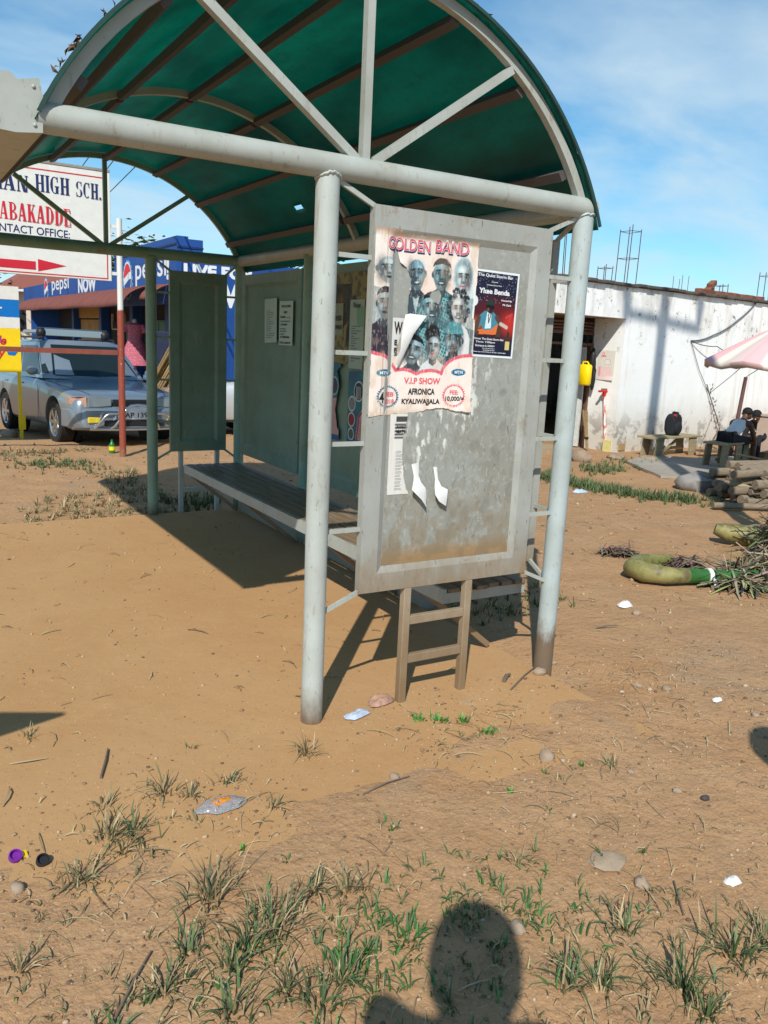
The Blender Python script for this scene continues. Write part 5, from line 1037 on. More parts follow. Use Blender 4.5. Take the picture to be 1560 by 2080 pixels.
def person(name, label, loc, rz, J, s=1.0, top=VEST, bottom=SHORTS, long=False, hold=True, group=None, hk=1.0):
    """J: joints in metres, x = forward, y = left, z = up; keys pel, chest, neck, head, fwd (face direction), and L/R elb, hand, knee, ank, toe"""
    t = thing(name, label, 'person', loc, rz, group); v = lambda k: Vector(J[k])
    V, E = [], []
    def add(p, r, par=None, r2=None): V.append((*p, r*s, (r2 or r)*s)); 
    def A(p, r, par, r2=None): add(p, r, None, r2); i = len(V)-1; (E.append((par, i)) if par is not None else None); return i
    pel = A(v('pel'), .125, None, .11); mid = A(v('pel').lerp(v('chest'), .5), .118, pel, .10); ch = A(v('chest'), .14, mid, .105); nk = A(v('neck'), .056, ch); 
    fw = Vector(J['fwd']).normalized(); hd = v('head'); up = (hd-v('neck')).normalized()
    h0 = A(hd-up*.07*s, .066, nk, .074); h1 = A(hd+up*.0*s+fw*.01*s, .078, h0, .092); h2 = A(hd+up*.075*s-fw*.01*s, .062, h1, .072)
    A(hd-up*.055*s+fw*.055*s, .040, h0, .036); ns = A(hd-up*.005*s+fw*.085*s, .026, h1, .03); A(hd-up*.02*s+fw*.118*s, .013, ns)
    sdv = fw.cross(up).normalized()
    for q in (-1, 1): A(hd+sdv*q*.088*s, .018, h1)
    arm = {}
    side = Vector((0, 1, 0))
    for k, q in (('L', 1), ('R', -1)):
        shp = v('neck').lerp(v('chest'), .45)+side*q*.185*s; c = A(v('neck').lerp(v('chest'), .55)+side*q*.09*s, .075, ch); sh_ = A(shp, .058, c); el = A(v(k+'elb'), .041, sh_); wr = A(v(k+'hand'), .028, el)
        d = (v(k+'hand')-v(k+'elb')).normalized(); upv = Vector((0, 0, 1)) if abs(d.z) < .8 else fw; hand(V, E, wr, v(k+'hand'), d, upv, s); arm[k] = (shp, v(k+'elb'), v(k+'hand'))
        hp = A(v('pel')+side*q*.095*s, .092, pel); kn = A(v(k+'knee'), .060, hp); cf = A(v(k+'knee').lerp(v(k+'ank'), .35), .056, kn); an = A(v(k+'ank'), .036, cf); A(v(k+'toe'), .034, an, .02); A(v(k+'ank')-(v(k+'toe')-v(k+'ank'))*.3-Vector((0, 0, .02)), .032, an)
    skin_mesh('body', V, E, SKIN, t)
    # hair cap, eyes
    mb = MB(); q = up.to_track_quat('Z', 'Y').to_matrix(); mb.ell(hd+up*(.045-.09*(hk > 1))*s-fw*.022*s, (.096*s*hk, .096*s*hk, .085*s*hk*(1.6 if hk > 1 else 1)), 18, 12, q, .02); mb.build('hair', HAIR, t, 60)
    for q_ in (-1, 1): mb = MB(); mb.ell(hd+fw*.098*s+sdv*q_*.033*s+up*.006*s, (.011*s,)*3, 8, 6); mb.build('eye', WPT, t, 60)
    mb = MB(); mb.ell(hd+fw*.094*s-up*.052*s, (.012*s, .026*s, .008*s), 10, 6, Vector((fw.x, fw.y, 0)).to_track_quat('X', 'Z').to_matrix()); mb.build('mouth', simple('lips', (.16, .05, .045), .5), t, 60)
    V, E = [], []
    pel = A(v('pel')+Vector((0, 0, .03)), .135, None, .12); mid = A(v('pel').lerp(v('chest'), .5), .132, pel, .112); ch = A(v('chest'), .150, mid, .115)
    for q in (1, -1):
        c = A(v('neck').lerp(v('chest'), .55)+side*q*.09*s, .078, ch); 
        if long: k = 'L' if q > 0 else 'R'; a = A(arm[k][0], .066, c); b = A(arm[k][1], .05, a); A(arm[k][1].lerp(arm[k][2], .8), .036, b)
        else: A(v('neck').lerp(v('chest'), .45)+side*q*.125*s, .058, c)
    skin_mesh('shirt' if long else 'vest', V, E, top, t)
    V, E = [], []
    pel = A(v('pel')+Vector((0, 0, -.01)), .14, None, .125)
    for k, q in (('L', 1), ('R', -1)):
        hp = A(v('pel')+side*q*.095*s, .105, pel)
        if long: kn = A(v(k+'knee'), .075, hp); A(v(k+'knee').lerp(v(k+'ank'), .92), .055, kn)
        else: A((v('pel')+side*q*.095*s).lerp(v(k+'knee'), .78), .085, hp)
    skin_mesh('trousers' if long else 'shorts', V, E, bottom, t)
    return t
person('person', 'person in white vest and black shorts sitting hunched on the yellowish bench', wp(.42, -1.74, .35), WR, dict(pel=(0, 0, .075), chest=(.27, 0, .265), neck=(.40, 0, .345), head=(.475, 0, .43), fwd=(1, 0, -.45),
    Lelb=(.46, .20, .06), Lhand=(.66, .10, .03), Relb=(.44, -.19, .05), Rhand=(.68, -.06, .01), Lknee=(.60, .12, .03), Lank=(.63, .13, -.345), Ltoe=(.74, .14, -.385), Rknee=(.60, -.10, .02), Rank=(.61, -.11, -.345), Rtoe=(.72, -.12, -.385)), .82)
person('person', 'second person in dark clothes sitting face to face behind the stall table', wp(1.80, -1.62, .34), WR+pi, dict(pel=(0, 0, .06), chest=(.22, 0, .25), neck=(.33, 0, .31), head=(.40, 0, .385), fwd=(1, 0, -.6),
    Lelb=(.40, .18, .06), Lhand=(.55, .08, .08), Relb=(.38, -.18, .05), Rhand=(.55, -.06, .06), Lknee=(.50, .12, .05), Lank=(.46, .13, -.345), Ltoe=(.56, .14, -.385), Rknee=(.50, -.10, .05), Rank=(.44, -.11, -.345), Rtoe=(.54, -.12, -.385)), .82, SHORTS, SHORTS, True)
mb = MB(); mb.bx(-.25, .25, -.18, .18, 0, .34); o = mb.build('wooden_box', PLKM, bevel=.006); o.location = wp(1.72, -1.62, .01); o.rotation_euler = (0, 0, WR); tag(o, 'wooden box seat under the person in dark clothes', 'box')
# photographer behind the camera, seen by the shadow; second figure added for its shadow
HD = Vector((-1.568, -3.095, 0)); az = atan2(cos(.5496), sin(.5496))
person('person', 'standing photographer holding a phone up, seen only by the shadow', (HD.x, HD.y, 0), az, dict(pel=(-.03, 0, 1.08), chest=(-.02, 0, 1.51), neck=(0, 0, 1.72), head=(.03, 0, 1.896), fwd=(1, 0, -.1),
    Lelb=(.08, .24, 1.64), Lhand=(.05, .06, 1.55), Relb=(.02, -.20, 1.38), Rhand=(.03, -.13, 1.15), Lknee=(.03, .12, .52), Lank=(-.02, .13, .09), Ltoe=(.12, .15, .03), Rknee=(.03, -.12, .52), Rank=(-.02, -.13, .09), Rtoe=(.12, -.15, .03)), 1.05, VEST, SHORTS, True, hk=1.28)
mb = MB(); mb.box((0, 0, 0), (.009, .075, .15)); o = mb.build('phone', BLKPL, bevel=.003); o.location = CAM-f_*.016; o.rotation_euler = (0, 0, az); tag(o, 'black phone held up by the photographer, seen only by its shadow', 'phone')
person('person', 'added unseen figure right of the photographer, there only to cast a shadow', (.478, -2.55, 0), radians(-39.5), dict(pel=(0, 0, .98), chest=(.0, 0, 1.36), neck=(0, 0, 1.54), head=(.02, 0, 1.69), fwd=(1, 0, -.1),
    Lelb=(.02, .21, 1.2), Lhand=(.05, .19, .95), Relb=(.02, -.21, 1.2), Rhand=(.05, -.19, .95), Lknee=(.03, .12, .52), Lank=(-.02, .13, .09), Ltoe=(.12, .15, .03), Rknee=(.03, -.12, .52), Rank=(-.02, -.13, .09), Rtoe=(.12, -.15, .03)), 1.0, SHORTS, SHORTS, True, hk=1.25)

# ------------------------------------------------------------------ parasol, stall table, poles
pm = M('faded_pink_canopy', (.6, .4, .38), .8).attr(); PCAN = pm.m
pa = thing('parasol', 'low faded pink and cream striped market parasol at the right edge', 'parasol', wp(-.66, -3.0, 0), WR)
mb = MB(); N = 96; K = 8; R0 = .97; cols = []
for k in range(K+1):
    for i in range(N):
        a = 2*pi*i/N; sg8 = abs(((a*8/(2*pi)) % 1)-.5)*2; r = R0*k/K*(1-.06*(1-sg8)); z = 1.585+.50*(1-(k/K)**1.15)-.05*(1-sg8)*(k/K); mb.v.append((r*cos(a)*1., r*sin(a), z))
        st_ = (i//4) % 3; cols.append((*((S(226, 178, 178), S(232, 222, 206), S(228, 202, 194))[st_]), 1))
for k in range(K):
    for i in range(N): mb.f.append((k*N+i, k*N+(i+1) % N, (k+1)*N+(i+1) % N, (k+1)*N+i))
b = len(mb.v)
for i in range(N): x, y, z = mb.v[K*N+i]; mb.v.append((x*.995, y*.995, z-.07)); cols.append((*S(190, 170, 160), 1))
for i in range(N): mb.f.append((K*N+i, K*N+(i+1) % N, b+(i+1) % N, b+i))
mb.col = cols; cn = mb.build('canopy', PCAN, pa, 60); sl = cn.modifiers.new('thickness', 'SOLIDIFY'); sl.thickness = .004
mb = MB(); mb.tube([(0, 0, 0), (0, 0, 2.05)], .022, 10); mb.build('pole', RUST, pa, 60)
for i in range(8): a = 2*pi*i/8; mb = MB(); mb.tube([(0, 0, 2.03), (R0*.93*cos(a), R0*.93*sin(a), 1.56)], .008, 6); mb.build('rib', RUST, pa)
mb = MB(); mb.tube([wp(1.51, -1.2, 0), wp(1.67, -1.2, 1.32)], [.035, .03], 8); mb.build('post', simple('brown_post', (.14, .07, .06), .8), None, 60)
tag(bpy.data.objects['post.002'] if 'post.002' in bpy.data.objects and bpy.data.objects['post.002'].parent is None else [o for o in bpy.data.objects if o.name.startswith('post') and o.parent is None][0], 'brown leaning wooden post under the pink parasol behind the seated person', 'post')
wire('string', [wp(1.67, -1.2, 1.32), wp(.05, -2.4, 1.56)], .006, 'short string tying the brown post to the parasol', 'string')
st_ = thing('stall_table', 'pale pinkish wooden stall box on legs at the right edge', 'table', wp(1.40, -1.95, 0), WR)
PWD = simple('pale_pink_wood', (.56, .42, .33), .8, var=.15, scale=4)
mb = MB(); mb.bx(0, 1.3, -.3, -.275, .18, .74); mb.bx(0, .025, -.274, .3, .18, .74); mb.build('side_panel', PWD, st_); mb = MB(); mb.bx(-.02, 1.32, -.33, .33, .742, .77); mb.build('tabletop', PWD, st_)
for x in (.04, 1.26):
    for y in (-.25, .25): mb = MB(); mb.bx(x-.035, x+.035, y-.035, y+.035, -.05, .178); mb.build('leg', PLKM, st_)
# stacked wooden poles
LOG = M('grey_brown_bark', (.27, .21, .145), .9); LOG.mix(LOG.noise(5, .4, .7, 7, .7, (1, 5, 5)), (.15, .115, .08)); LOG.bump(16, .5, .008, stretch=(.3, 4, 4)); LOGM = LOG.m
k_ = 0
for row in range(4):
    for i in range(10-row):
        y0 = 3.55-.115*i-.057*row; r = random.uniform(.036, .058); z = .06+.092*row; x0 = 7.12-.062*i+random.uniform(-.1, .22)+random.uniform(-.18, .18); L = 2.4
        mb = MB(); mb.tube([(0, 0, 0), (L*.3, random.uniform(-.02, .02), .01), (L*.65, random.uniform(-.03, .03), 0), (L, 0, 0)], [r, r*.97, r*.93, r*.88], 10)
        o = mb.build('wooden_pole', LOGM, None, 60); o.location = (x0, y0, z); o.rotation_euler = (0, random.uniform(-.03, .03), radians(-11)+random.uniform(-.11, .11)); tag(o, 'grey brown wooden pole lying in the stack at the right edge', 'pole', 'wooden poles in the stack'); k_ += 1
mb = MB(); mb.tube([(6.75, 2.95, .22), (7.05, 2.40, .03)], [.05, .045], 10); tag(mb.build('wooden_pole', PLKM, None, 60), 'short pale pole leaning on the front of the pole stack', 'pole')
mb = MB(); mb.tube([(6.05, 2.62, .06), (7.9, 1.7, .06)], [.035, .03], 8); tag(mb.build('wooden_pole', LOGM, None, 60), 'long dark thin pole on the ground before the stack', 'pole')
STONE = simple('stone', (.36, .27, .19), .9, var=.35, scale=14); GSTONE = simple('grey_stone', (.30, .28, .26), .9, var=.3, scale=14)
def rock(x, y, r, label, mat=STONE, group=None, fl=.65, nm='stone', seed=None):
    mb = MB(); mb.ell((0, 0, 0), (r, r*random.uniform(.7, .95), r*fl), 9, 7, None, .16); o = mb.build(nm, mat, None, 50); o.location = (x, y, max(H(x, y), 0 if (x < 1.3 and -.1 < y < 4.27) else -1)+r*fl*.45); o.rotation_euler = (random.uniform(-.2, .2), 0, random.uniform(0, 6)); return tag(o, label, 'stone', group)
rock(7.05, 3.62, .30, 'large grey concrete lump in front of the paved slab', GSTONE, None, .5)
up_ = thing('utility_pole', 'tall wooden power pole with cross arm, casting a shadow on the white wall', 'utility pole', (4.42, .30, 0), WR)
mb = MB(); mb.tube([(0, 0, -.3), (.0, 0, 9.9)], [.12, .095], 14); mb.build('pole', LOGM, up_, 60); mb = MB(); mb.bar((-1.05, 0, 9.62), (1.05, 0, 9.45), .08, .09); mb.build('crossarm', LOGM, up_)
for x in (-1.02, 1.02): mb = MB(); mb.tube([(x, 0, 9.5), (x, 0, 9.95)], [.05, .09], 10); mb.build('insulator', BLKPL, up_, 60)

# ------------------------------------------------------------------ banana stalks and dry leaf heap
BAN = M('banana_stalk', (.16, .17, .045), .55); cxx = BAN.noise(5, .4, .65, 5); BAN.mix(cxx, (.34, .29, .12), .9); BAN.mix(BAN.noise(9, .5, .66, 6), (.11, .075, .045), .85); BANM = BAN.m
GST = simple('green_stalk', (.035, .15, .03), .5, var=.45, scale=8)
bs = thing('banana_stalk', 'green and yellow hooked banana stalk tied with white string on the dirt', 'banana stalk', (0, 0, H(3.3, .85)))
mb = MB(); mb.tube([(3.62, 1.13, .075), (3.45, 1.14, .08), (3.25, 1.14, .085), (3.12, 1.06, .085), (3.10, .93, .085), (3.20, .82, .08), (3.36, .77, .075)], [.040, .056, .063, .07, .072, .062, .054], 16); mb.build('bent_end', BANM, bs, 60)
mb = MB(); mb.tube([(3.36, .77, .075), (3.5, .72, .07), (3.64, .665, .065), (3.9, .56, .065), (4.2, .44, .065)], [.054, .050, .048, .047, .045], 16); mb.build('green_stem', GST, bs, 60)
mb = MB(); mb.tube([(3.505, .718, .07), (3.535, .707, .07)], .058, 14); mb.tube([(3.52, .65, .06), (3.50, .63, .02)], .01, 6); mb.build('string', WHITEP, bs, 60)
b2 = MB(); b2.tube([(4.74, 1.60, .13), (4.80, 1.53, .11), (4.90, 1.40, .10), (5.08, 1.24, .10), (5.4, 1.06, .1), (5.9, .9, .1)], [.05, .078, .09, .09, .085, .08], 16); tag(b2.build('banana_stalk', BANM, None, 60), 'thick greyish banana stalk lying in the shade at the right edge', 'banana stalk')
LEAFD = M('dry_banana_leaf', (.3, .25, .15), .85).attr().m
def leafheap(name, c, r, h, n, label, pal, spread=1.0):
    V, F, Cc = [], [], []
    for i in range(n):
        a = random.uniform(0, 2*pi); q = sqrt(random.random()); x = c[0]+r[0]*q*cos(a); y = c[1]+r[1]*q*sin(a); z = c[2]+random.random()*h*(1-q*.8)+.012
        d = Vector((random.gauss(0, 1), random.gauss(0, .6), random.gauss(.05, .22 if h < .5 else .8))).normalized(); L = random.uniform(.16, .5)*spread; w = random.uniform(.003, .014); s = d.cross(Vector((0, 0, 1))).normalized(); col = random.choice(pal); cv_ = [k*random.uniform(.7, 1.25) for k in col]; b = len(V); up = Vector((0, 0, 1)); cr = random.uniform(-.3, .3)
        for k in range(5):
            t = k/4; p = Vector((x, y, z))+d*L*(t-.5)+up*(.25*L*(t*(1-t))*random.uniform(.5, 1.5))+s*cr*L*t*t; ww_ = w*(1-.8*abs(t-.4)); tw = Matrix.Rotation(random.uniform(-.5, .5), 3, d) @ s
            for sg1 in (-1, 1): pp = p+tw*ww_*sg1; V.append((pp.x, pp.y, max(pp.z, H(pp.x, pp.y)+.004))); Cc.append(cv_)
        F += [(b+2*k, b+2*k+1, b+2*k+3, b+2*k+2) for k in range(4)]
    return mesh_np(name, V, F, LEAFD, None, np.array(Cc))
PALD = [(.20, .155, .09), (.32, .26, .15), (.12, .09, .06), (.40, .34, .20), (.14, .17, .08), (.09, .07, .05)]
tag(leafheap('dry_leaf_heap', (4.10, .62, 0), (.60, .24), .15, 900, '', PALD), 'flat litter of torn dry banana leaves beside the tied stalk', 'leaf heap')
tag(leafheap('dry_leaf_heap', (3.62, 1.0, 0), (.20, .10), .14, 220, '', [(.12, .08, .06), (.17, .11, .08), (.24, .17, .11)], .6), 'small clump of brown shredded leaf behind the hooked stalk', 'leaf heap')
tag(leafheap('dry_leaf_heap', (4.98, .70, 0), (.52, .42), 1.4, 1700, '', PALD, 1.5), 'tall dark heap of banana leaves at the right edge', 'leaf heap')
tag(leafheap('dry_leaf_heap', (3.55, 1.62, 0), (.15, .09), .04, 90, '', [(.14, .10, .07), (.20, .14, .10)], .5), 'little bundle of dead brown leaves lying alone on the dirt', 'leaf heap')
# ------------------------------------------------------------------ mannequin, mat, sacks by the blue shop
mq = thing('mannequin', 'headless shop mannequin in a pink patterned dress under the awning', 'mannequin', (3.75, 17.39, bz), radians(-25)); mq.scale = (1.1, 1.1, 1.1)
DR = M('pink_patterned_dress', (.42, .09, .14), .8); DR.mix(DR.noise(40, .5, .56, 2), (.5, .2, .24), .8); DRM = DR.m
def lathe(mb, prof, n=24, sq=1.0, wob=0):
    vv = [(r*cos(2*pi*j/n)*(1+wob*sin(5*2*pi*j/n)*(1 if i < 3 else .2)), r*sq*sin(2*pi*j/n), z) for i, (r, z) in enumerate(prof) for j in range(n)]
    return mb.add(vv, [(i*n+j, i*n+(j+1) % n, (i+1)*n+(j+1) % n, (i+1)*n+j) for i in range(len(prof)-1) for j in range(n)]+[tuple(range(n)), tuple((len(prof)-1)*n+j for j in range(n))])
mb = MB(); lathe(mb, [(.34, .84), (.29, 1.0), (.23, 1.2), (.14, 1.40), (.15, 1.5), (.17, 1.62), (.17, 1.70), (.06, 1.75)], 30, .7, .06)
mb.build('dress', DRM, mq, 50)
for s_ in (-1, 1): mb = MB(); mb.tube([(s_*.14, 0, 1.70), (s_*.21, .0, 1.60), (s_*.22, 0, 1.54)], [.06, .075, .08], 12); mb.build('sleeve', DRM, mq, 60)
PLP = simple('pale_form', (.62, .54, .50), .6); mb = MB(); lathe(mb, [(.055, 1.73), (.048, 1.80), (.02, 1.83)], 14); mb.build('neck', PLP, mq, 60)
mb = MB(); lathe(mb, [(.15, .0), (.14, .03), (.03, .05), (.025, .4), (.03, .86)], 14); mb.build('stand', simple('pink_stand', (.5, .14, .22), .5), mq, 50)
mb = MB(); mb.box((0, 0, 0), (.5, .06, 1.0)); o = mb.build('hanging_dress', simple('dark_blue_check', (.03, .04, .09), .8, var=.6, scale=30), None, bevel=.02); o.location = (3.6, 14.75, bz+1.25); tag(o, 'dark blue checked dress hanging beside the pink one', 'dress')
REED = M('papyrus_reed', (.46, .34, .16), .85); REED.mix(REED.noise(1, .35, .7, 4, .7, (60, 60, .6)), (.22, .15, .07)); REEDM = REED.m
mt = thing('reed_mat_roll', 'bundle of long tan reeds leaning slanted behind the silver car', 'reed bundle', (0, 0, 0))
for i in range(3):
    mb = MB()
    for k in range(17): q = random.uniform(-.11, .11); w = random.uniform(-.11, .11); mb.tube([(3.35+i*.08+q, 15.35-.42*i+w, bz+.1), (3.75+i*.08+q, 13.6-.42*i+w, bz+1.75+random.uniform(-.1, .1))], .028, 6)
    mb.build('reeds', REEDM, mt, 60)
SCK = simple('white_sack', (.62, .58, .55), .85, var=.3, scale=15)
for i, (x, y, l) in enumerate(((2.9, 18.7, 'white patterned sack of goods behind the car roof'), (3.1, 20.2, 'small white bundle left of the patterned sack'))):
    mb = MB(); s_ = .24 if i == 0 else .14; mb.ell((x, y, bz+.95), (s_, s_, s_*1.5), 14, 10, None, .08); mb.tube([(x, y, bz-.05), (x, y, bz+.75)], .2, 12); tag(mb.build('sack', SCK, None, 60), l, 'sack')
# far house and trees
hs_ = thing('far_house', 'distant cream house with red tiled roof left of the blue shops', 'house', (4.6, 41.5, -.12))
CRM = simple('cream_wall', (.72, .62, .50), .8, var=.08); TIL = simple('red_roof_tile', (.30, .10, .07), .8)
mb = MB(); mb.bx(-.55, 6, 0, 8, 0, 3.35); mb.build('wall', CRM, hs_)
mb = MB(); P0 = [(-1.0, -.6, 3.36), (6.6, -.6, 3.36), (6.6, 8.6, 3.36), (-1.0, 8.6, 3.36), (1.6, 4, 5.1), (4, 4, 5.1)]; mb.add(P0, [(0, 1, 5, 4), (1, 2, 5), (2, 3, 4, 5), (3, 0, 4), (0, 3, 2, 1)]); mb.build('roof', TIL, hs_)
mb = MB(); mb.bx(-1.02, 6.6, -.64, -.6, 3.26, 3.37); mb.bx(-1.04, -1.0, -.64, 8.6, 3.26, 3.37); mb.build('eaves', WPT, hs_)
mb = MB(); mb.bx(-.57, -.551, 1.0, 1.8, 1.2, 2.6); mb.bx(-.3, .1, -.02, -.001, 1.4, 2.7); mb.build('window', DARKIN, hs_)
LEAFM = M('leaf', (.06, .10, .025), .6).attr(); LEAFM = LEAFM.m
BARK = simple('bark', (.12, .09, .06), .9)
def tree(x, y, h, r, n, label, seed, z0=-.1, ls=.16):
    rnd = random.Random(seed); t = thing('tree', label, 'tree', (x, y, z0), 0, 'trees behind the shops')
    mb = MB(); mb.tube([(0, 0, 0), (.05, 0, h*.3), (0, .08, h*.62)], [.17, .13, .07], 10)
    V, F, Cc = [], [], []; tips = []
    for i in range(9): a = rnd.uniform(0, 6.28); e = rnd.uniform(.3, 1.2); q = Vector((cos(a)*cos(e)*r*.75, sin(a)*cos(e)*r*.75, h*.60+sin(e)*h*.32)); mb.tube([(0, .05, h*.45), (q.x*.5, q.y*.5, (h*.45+q.z)/2+.1), q], [.06, .04, .015], 6); tips.append(q)
    mb.build('trunk', BARK, t, 60)
    for i in range(n):
        c = rnd.choice(tips)+Vector((rnd.gauss(0, r*.24), rnd.gauss(0, r*.24), rnd.gauss(0, r*.2))); m3 = Matrix.Rotation(rnd.uniform(0, 6.3), 3, 'Z') @ Matrix.Rotation(rnd.uniform(-1, 1), 3, 'X'); s = rnd.uniform(.6, 1.2)*ls; b = len(V)
        V += [tuple(c+m3 @ Vector(p)*s) for p in ((-1, 0, 0), (0, -.45, .1), (1, 0, 0), (0, .45, .1))]; F.append((b, b+1, b+2, b+3)); g_ = rnd.uniform(.6, 1.4); Cc += [(.045*g_, .085*g_, .022*g_)]*4
    o = mesh_np('crown', V, F, LEAFM, t, np.array(Cc))
tree(1.6, 40.5, 4.4, 2.2, 1600, 'leafy tree left of the far cream house', 1); tree(7.0, 31, 5.0, 2.0, 1300, 'tree top showing just over the blue shop roof', 2)
tree(11.2, 27.5, 4.6, 1.6, 800, 'leftmost sparse tree over the back panel of the shelter', 3, ls=.12); tree(12.4, 28, 4.9, 1.8, 700, 'middle sparse tree over the back panel of the shelter', 4, ls=.12); tree(13.8, 28, 4.9, 1.8, 700, 'rightmost sparse tree over the back panel of the shelter', 5, ls=.12)
# power lines seen through the arch
for p0, p1, r, l in (((5.18, 30.27, 7.25), (4.15, 23.55, 6.57), .018, 'leftmost of three thin power lines above the school sign'), ((5.99, 29.77, 7.26), (4.75, 23.16, 6.49), .018, 'middle of three thin power lines above the school sign'), ((6.08, 29.54, 6.51), (5.27, 22.8, 6.31), .018, 'rightmost of three thin power lines above the school sign'), ((4.27, 18.01, 3.75), (3.64, 12.43, 3.9), .022, 'thick service cable running down to the blue shop')):
    p0, p1 = Vector(p0), Vector(p1); d = p1-p0; mb = MB(); mb.tube([p0-d*(1.2 if r < .02 else 0), p0, p1, p1+d*(2.2 if r < .02 else 1.2)], r, 6); tag(mb.build('power_line', CBL, None, 60), l, 'power line', 'power lines')
# added arrow board, out of view, casts the pointed shadow on the shelter floor
ar_ = thing('arrow_shadow_caster', 'made-up wooden arrow board on a post, unseen, added to cast a pointed shadow', 'sign', (-2.275, -.90, 0))
mb = MB(); mb.prism([(0.19, 1.62), (-.14, 1.75), (-1.3, 1.75), (-1.3, 1.505), (-.03, 1.505)], ((0, 0, 0), (1, 0, 0), (0, 0, 1)), .03); mb.build('board', PLKM, ar_); mb = MB(); mb.bx(-1.12, -1.05, .0, .06, -.1, 1.75); mb.build('post', PLKM, ar_)
# ------------------------------------------------------------------ grass, stones, litter on the ground
GRASS = M('grass_blade', (.1, .15, .04), .55, spec=.3).attr(); tb = GRASS.m
def blades(n, r, h, pal, flat=.5, w=.004, rnd=random, dry=.15):
    V, F, Cc = [], [], []
    for i in range(n):
        a = rnd.uniform(0, 2*pi); q = abs(rnd.gauss(0, r*.22)); x, y = q*cos(a), q*sin(a); a2 = a+rnd.gauss(0, .7); L = h*rnd.uniform(.45, 1.15); lean = rnd.uniform(.15, 1.0)*flat; col = pal[0] if rnd.random() > dry else pal[1]; g_ = rnd.uniform(.65, 1.35); b = len(V); bw = w*rnd.uniform(.6, 1.25)
        s = (-sin(a2), cos(a2)); px, pz = 0, 0; ang = lean*.6; tw = rnd.uniform(-.4, .4)
        for k in range(5):
            t = k/4; wd = bw*(1-t)**.7+.0003
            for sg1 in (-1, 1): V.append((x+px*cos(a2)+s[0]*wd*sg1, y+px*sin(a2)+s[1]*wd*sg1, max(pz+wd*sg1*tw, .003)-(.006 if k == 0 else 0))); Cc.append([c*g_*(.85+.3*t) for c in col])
            px += L/4*sin(ang); pz += L/4*cos(ang); ang += lean*rnd.uniform(.25, .55)
            if pz < .004 and ang > 1.57: ang = 1.57
        F += [(b+2*k, b+2*k+1, b+2*k+3, b+2*k+2) for k in range(4)]
    return V, F, Cc
GREEN, OLIVE, STRAW, BRIGHT = (.085, .130, .050), (.15, .15, .07), (.34, .26, .14), (.06, .155, .04)
KINDS = {0: ('green grass tuft', (GREEN, STRAW), 1.25, .30), 1: ('olive green half dry grass tuft', (OLIVE, STRAW), 1.35, .42), 2: ('dry straw coloured grass tuft', (STRAW, OLIVE), 1.4, .3), 3: ('short bright green grass tuft', (BRIGHT, GREEN), 1.2, .25), 4: ('tiny fresh green sprout', (BRIGHT, (.10, .26, .05)), .9, .4)}
def region(x, y):
    if y < -1.5 and x > .1: return 'at the lower right corner of the picture'
    if y < -1.25 and x < -.4: return 'at the bottom edge of the picture'
    if -.2 < x < .35 and y < -1.3: return 'in and beside the head shadow'
    if -.55 <= x and y < -1.25: return 'left of the head shadow'
    if x > .3 and y > -.5: return 'below the ladder legs of the near panel'
    if x > .3: return 'on bare dirt right of the middle'
    if y > -.75 and x < -.35: return 'in the patch near the flattened plastic bottle'
    if x < -.6: return 'in the lower left foreground'
    return 'on the dirt in front of the near post'
SZ = {1: (.05, 9, .04), 2: (.09, 18, .068), 3: (.14, 32, .10), 4: (.21, 56, .135)}
TUFTS = [(-0.88, -0.48, 3, 0), (-0.73, -0.29, 3, 1), (-0.93, -0.29, 2, 2), (-0.96, -0.47, 3, 1), (-0.94, -0.57, 2, 1), (-0.65, -0.36, 2, 1), (-0.77, -0.92, 4, 1), (-0.67, -1.13, 4, 0), (-1.08, -0.66, 3, 2), (-0.9, -1.09, 3, 0), (-0.93, -1.18, 2, 0), (-0.81, -1.2, 3, 0), (-0.99, -1.2, 3, 0), (-0.75, -1.15, 3, 0), (-0.49, -1.03, 3, 1), (-0.4, -1.07, 3, 1), (-0.36, -1.08, 2, 1), (-0.71, -1.33, 3, 1), (-0.53, -1.34, 2, 3), (-0.35, -1.33, 3, 3), (-0.47, -1.31, 2, 3), (-0.58, -1.37, 3, 0), (-0.5, -0.32, 2, 1), (-0.15, -0.25, 3, 2), (0.42, -0.2, 2, 4), (0.5, -0.25, 2, 4), (0.59, -0.3, 2, 4), (0.61, -0.44, 2, 4), (0.79, -0.82, 1, 4), (0.9, -0.87, 2, 1), (0.4, -0.86, 1, 4), (0.62, -0.8, 1, 4), (0.22, -1.58, 3, 0), (-0.07, -1.66, 3, 0), (0.0, -1.69, 3, 0), (0.2, -1.81, 4, 0), (0.42, -1.79, 4, 0), (0.53, -1.8, 3, 1), (-0.66, -1.41, 3, 0), (-0.38, -1.56, 2, 0), (-0.15, -1.47, 2, 3), (-0.0, -1.46, 2, 3), (-0.11, -0.87, 1, 1), (-0.6, -0.73, 1, 4), (-1.29, -0.96, 2, 2), (-0.41, -0.55, 2, 2), (0.31, -1.55, 1, 0), (-0.49, -1.22, 1, 3), (-0.65, -1.05, 2, 1), (-0.97, -0.98, 1, 2), (-1.08, 0.34, 2, 2), (-0.54, -0.02, 1, 2), (0.01, -1.4, 2, 3), (-0.15, -1.33, 2, 3), (0.18, -1.89, 3, 0), (-0.86, -1.33, 3, 0), (0.14, -1.2, 2, 2), (-0.38, -1.24, 2, 3)]
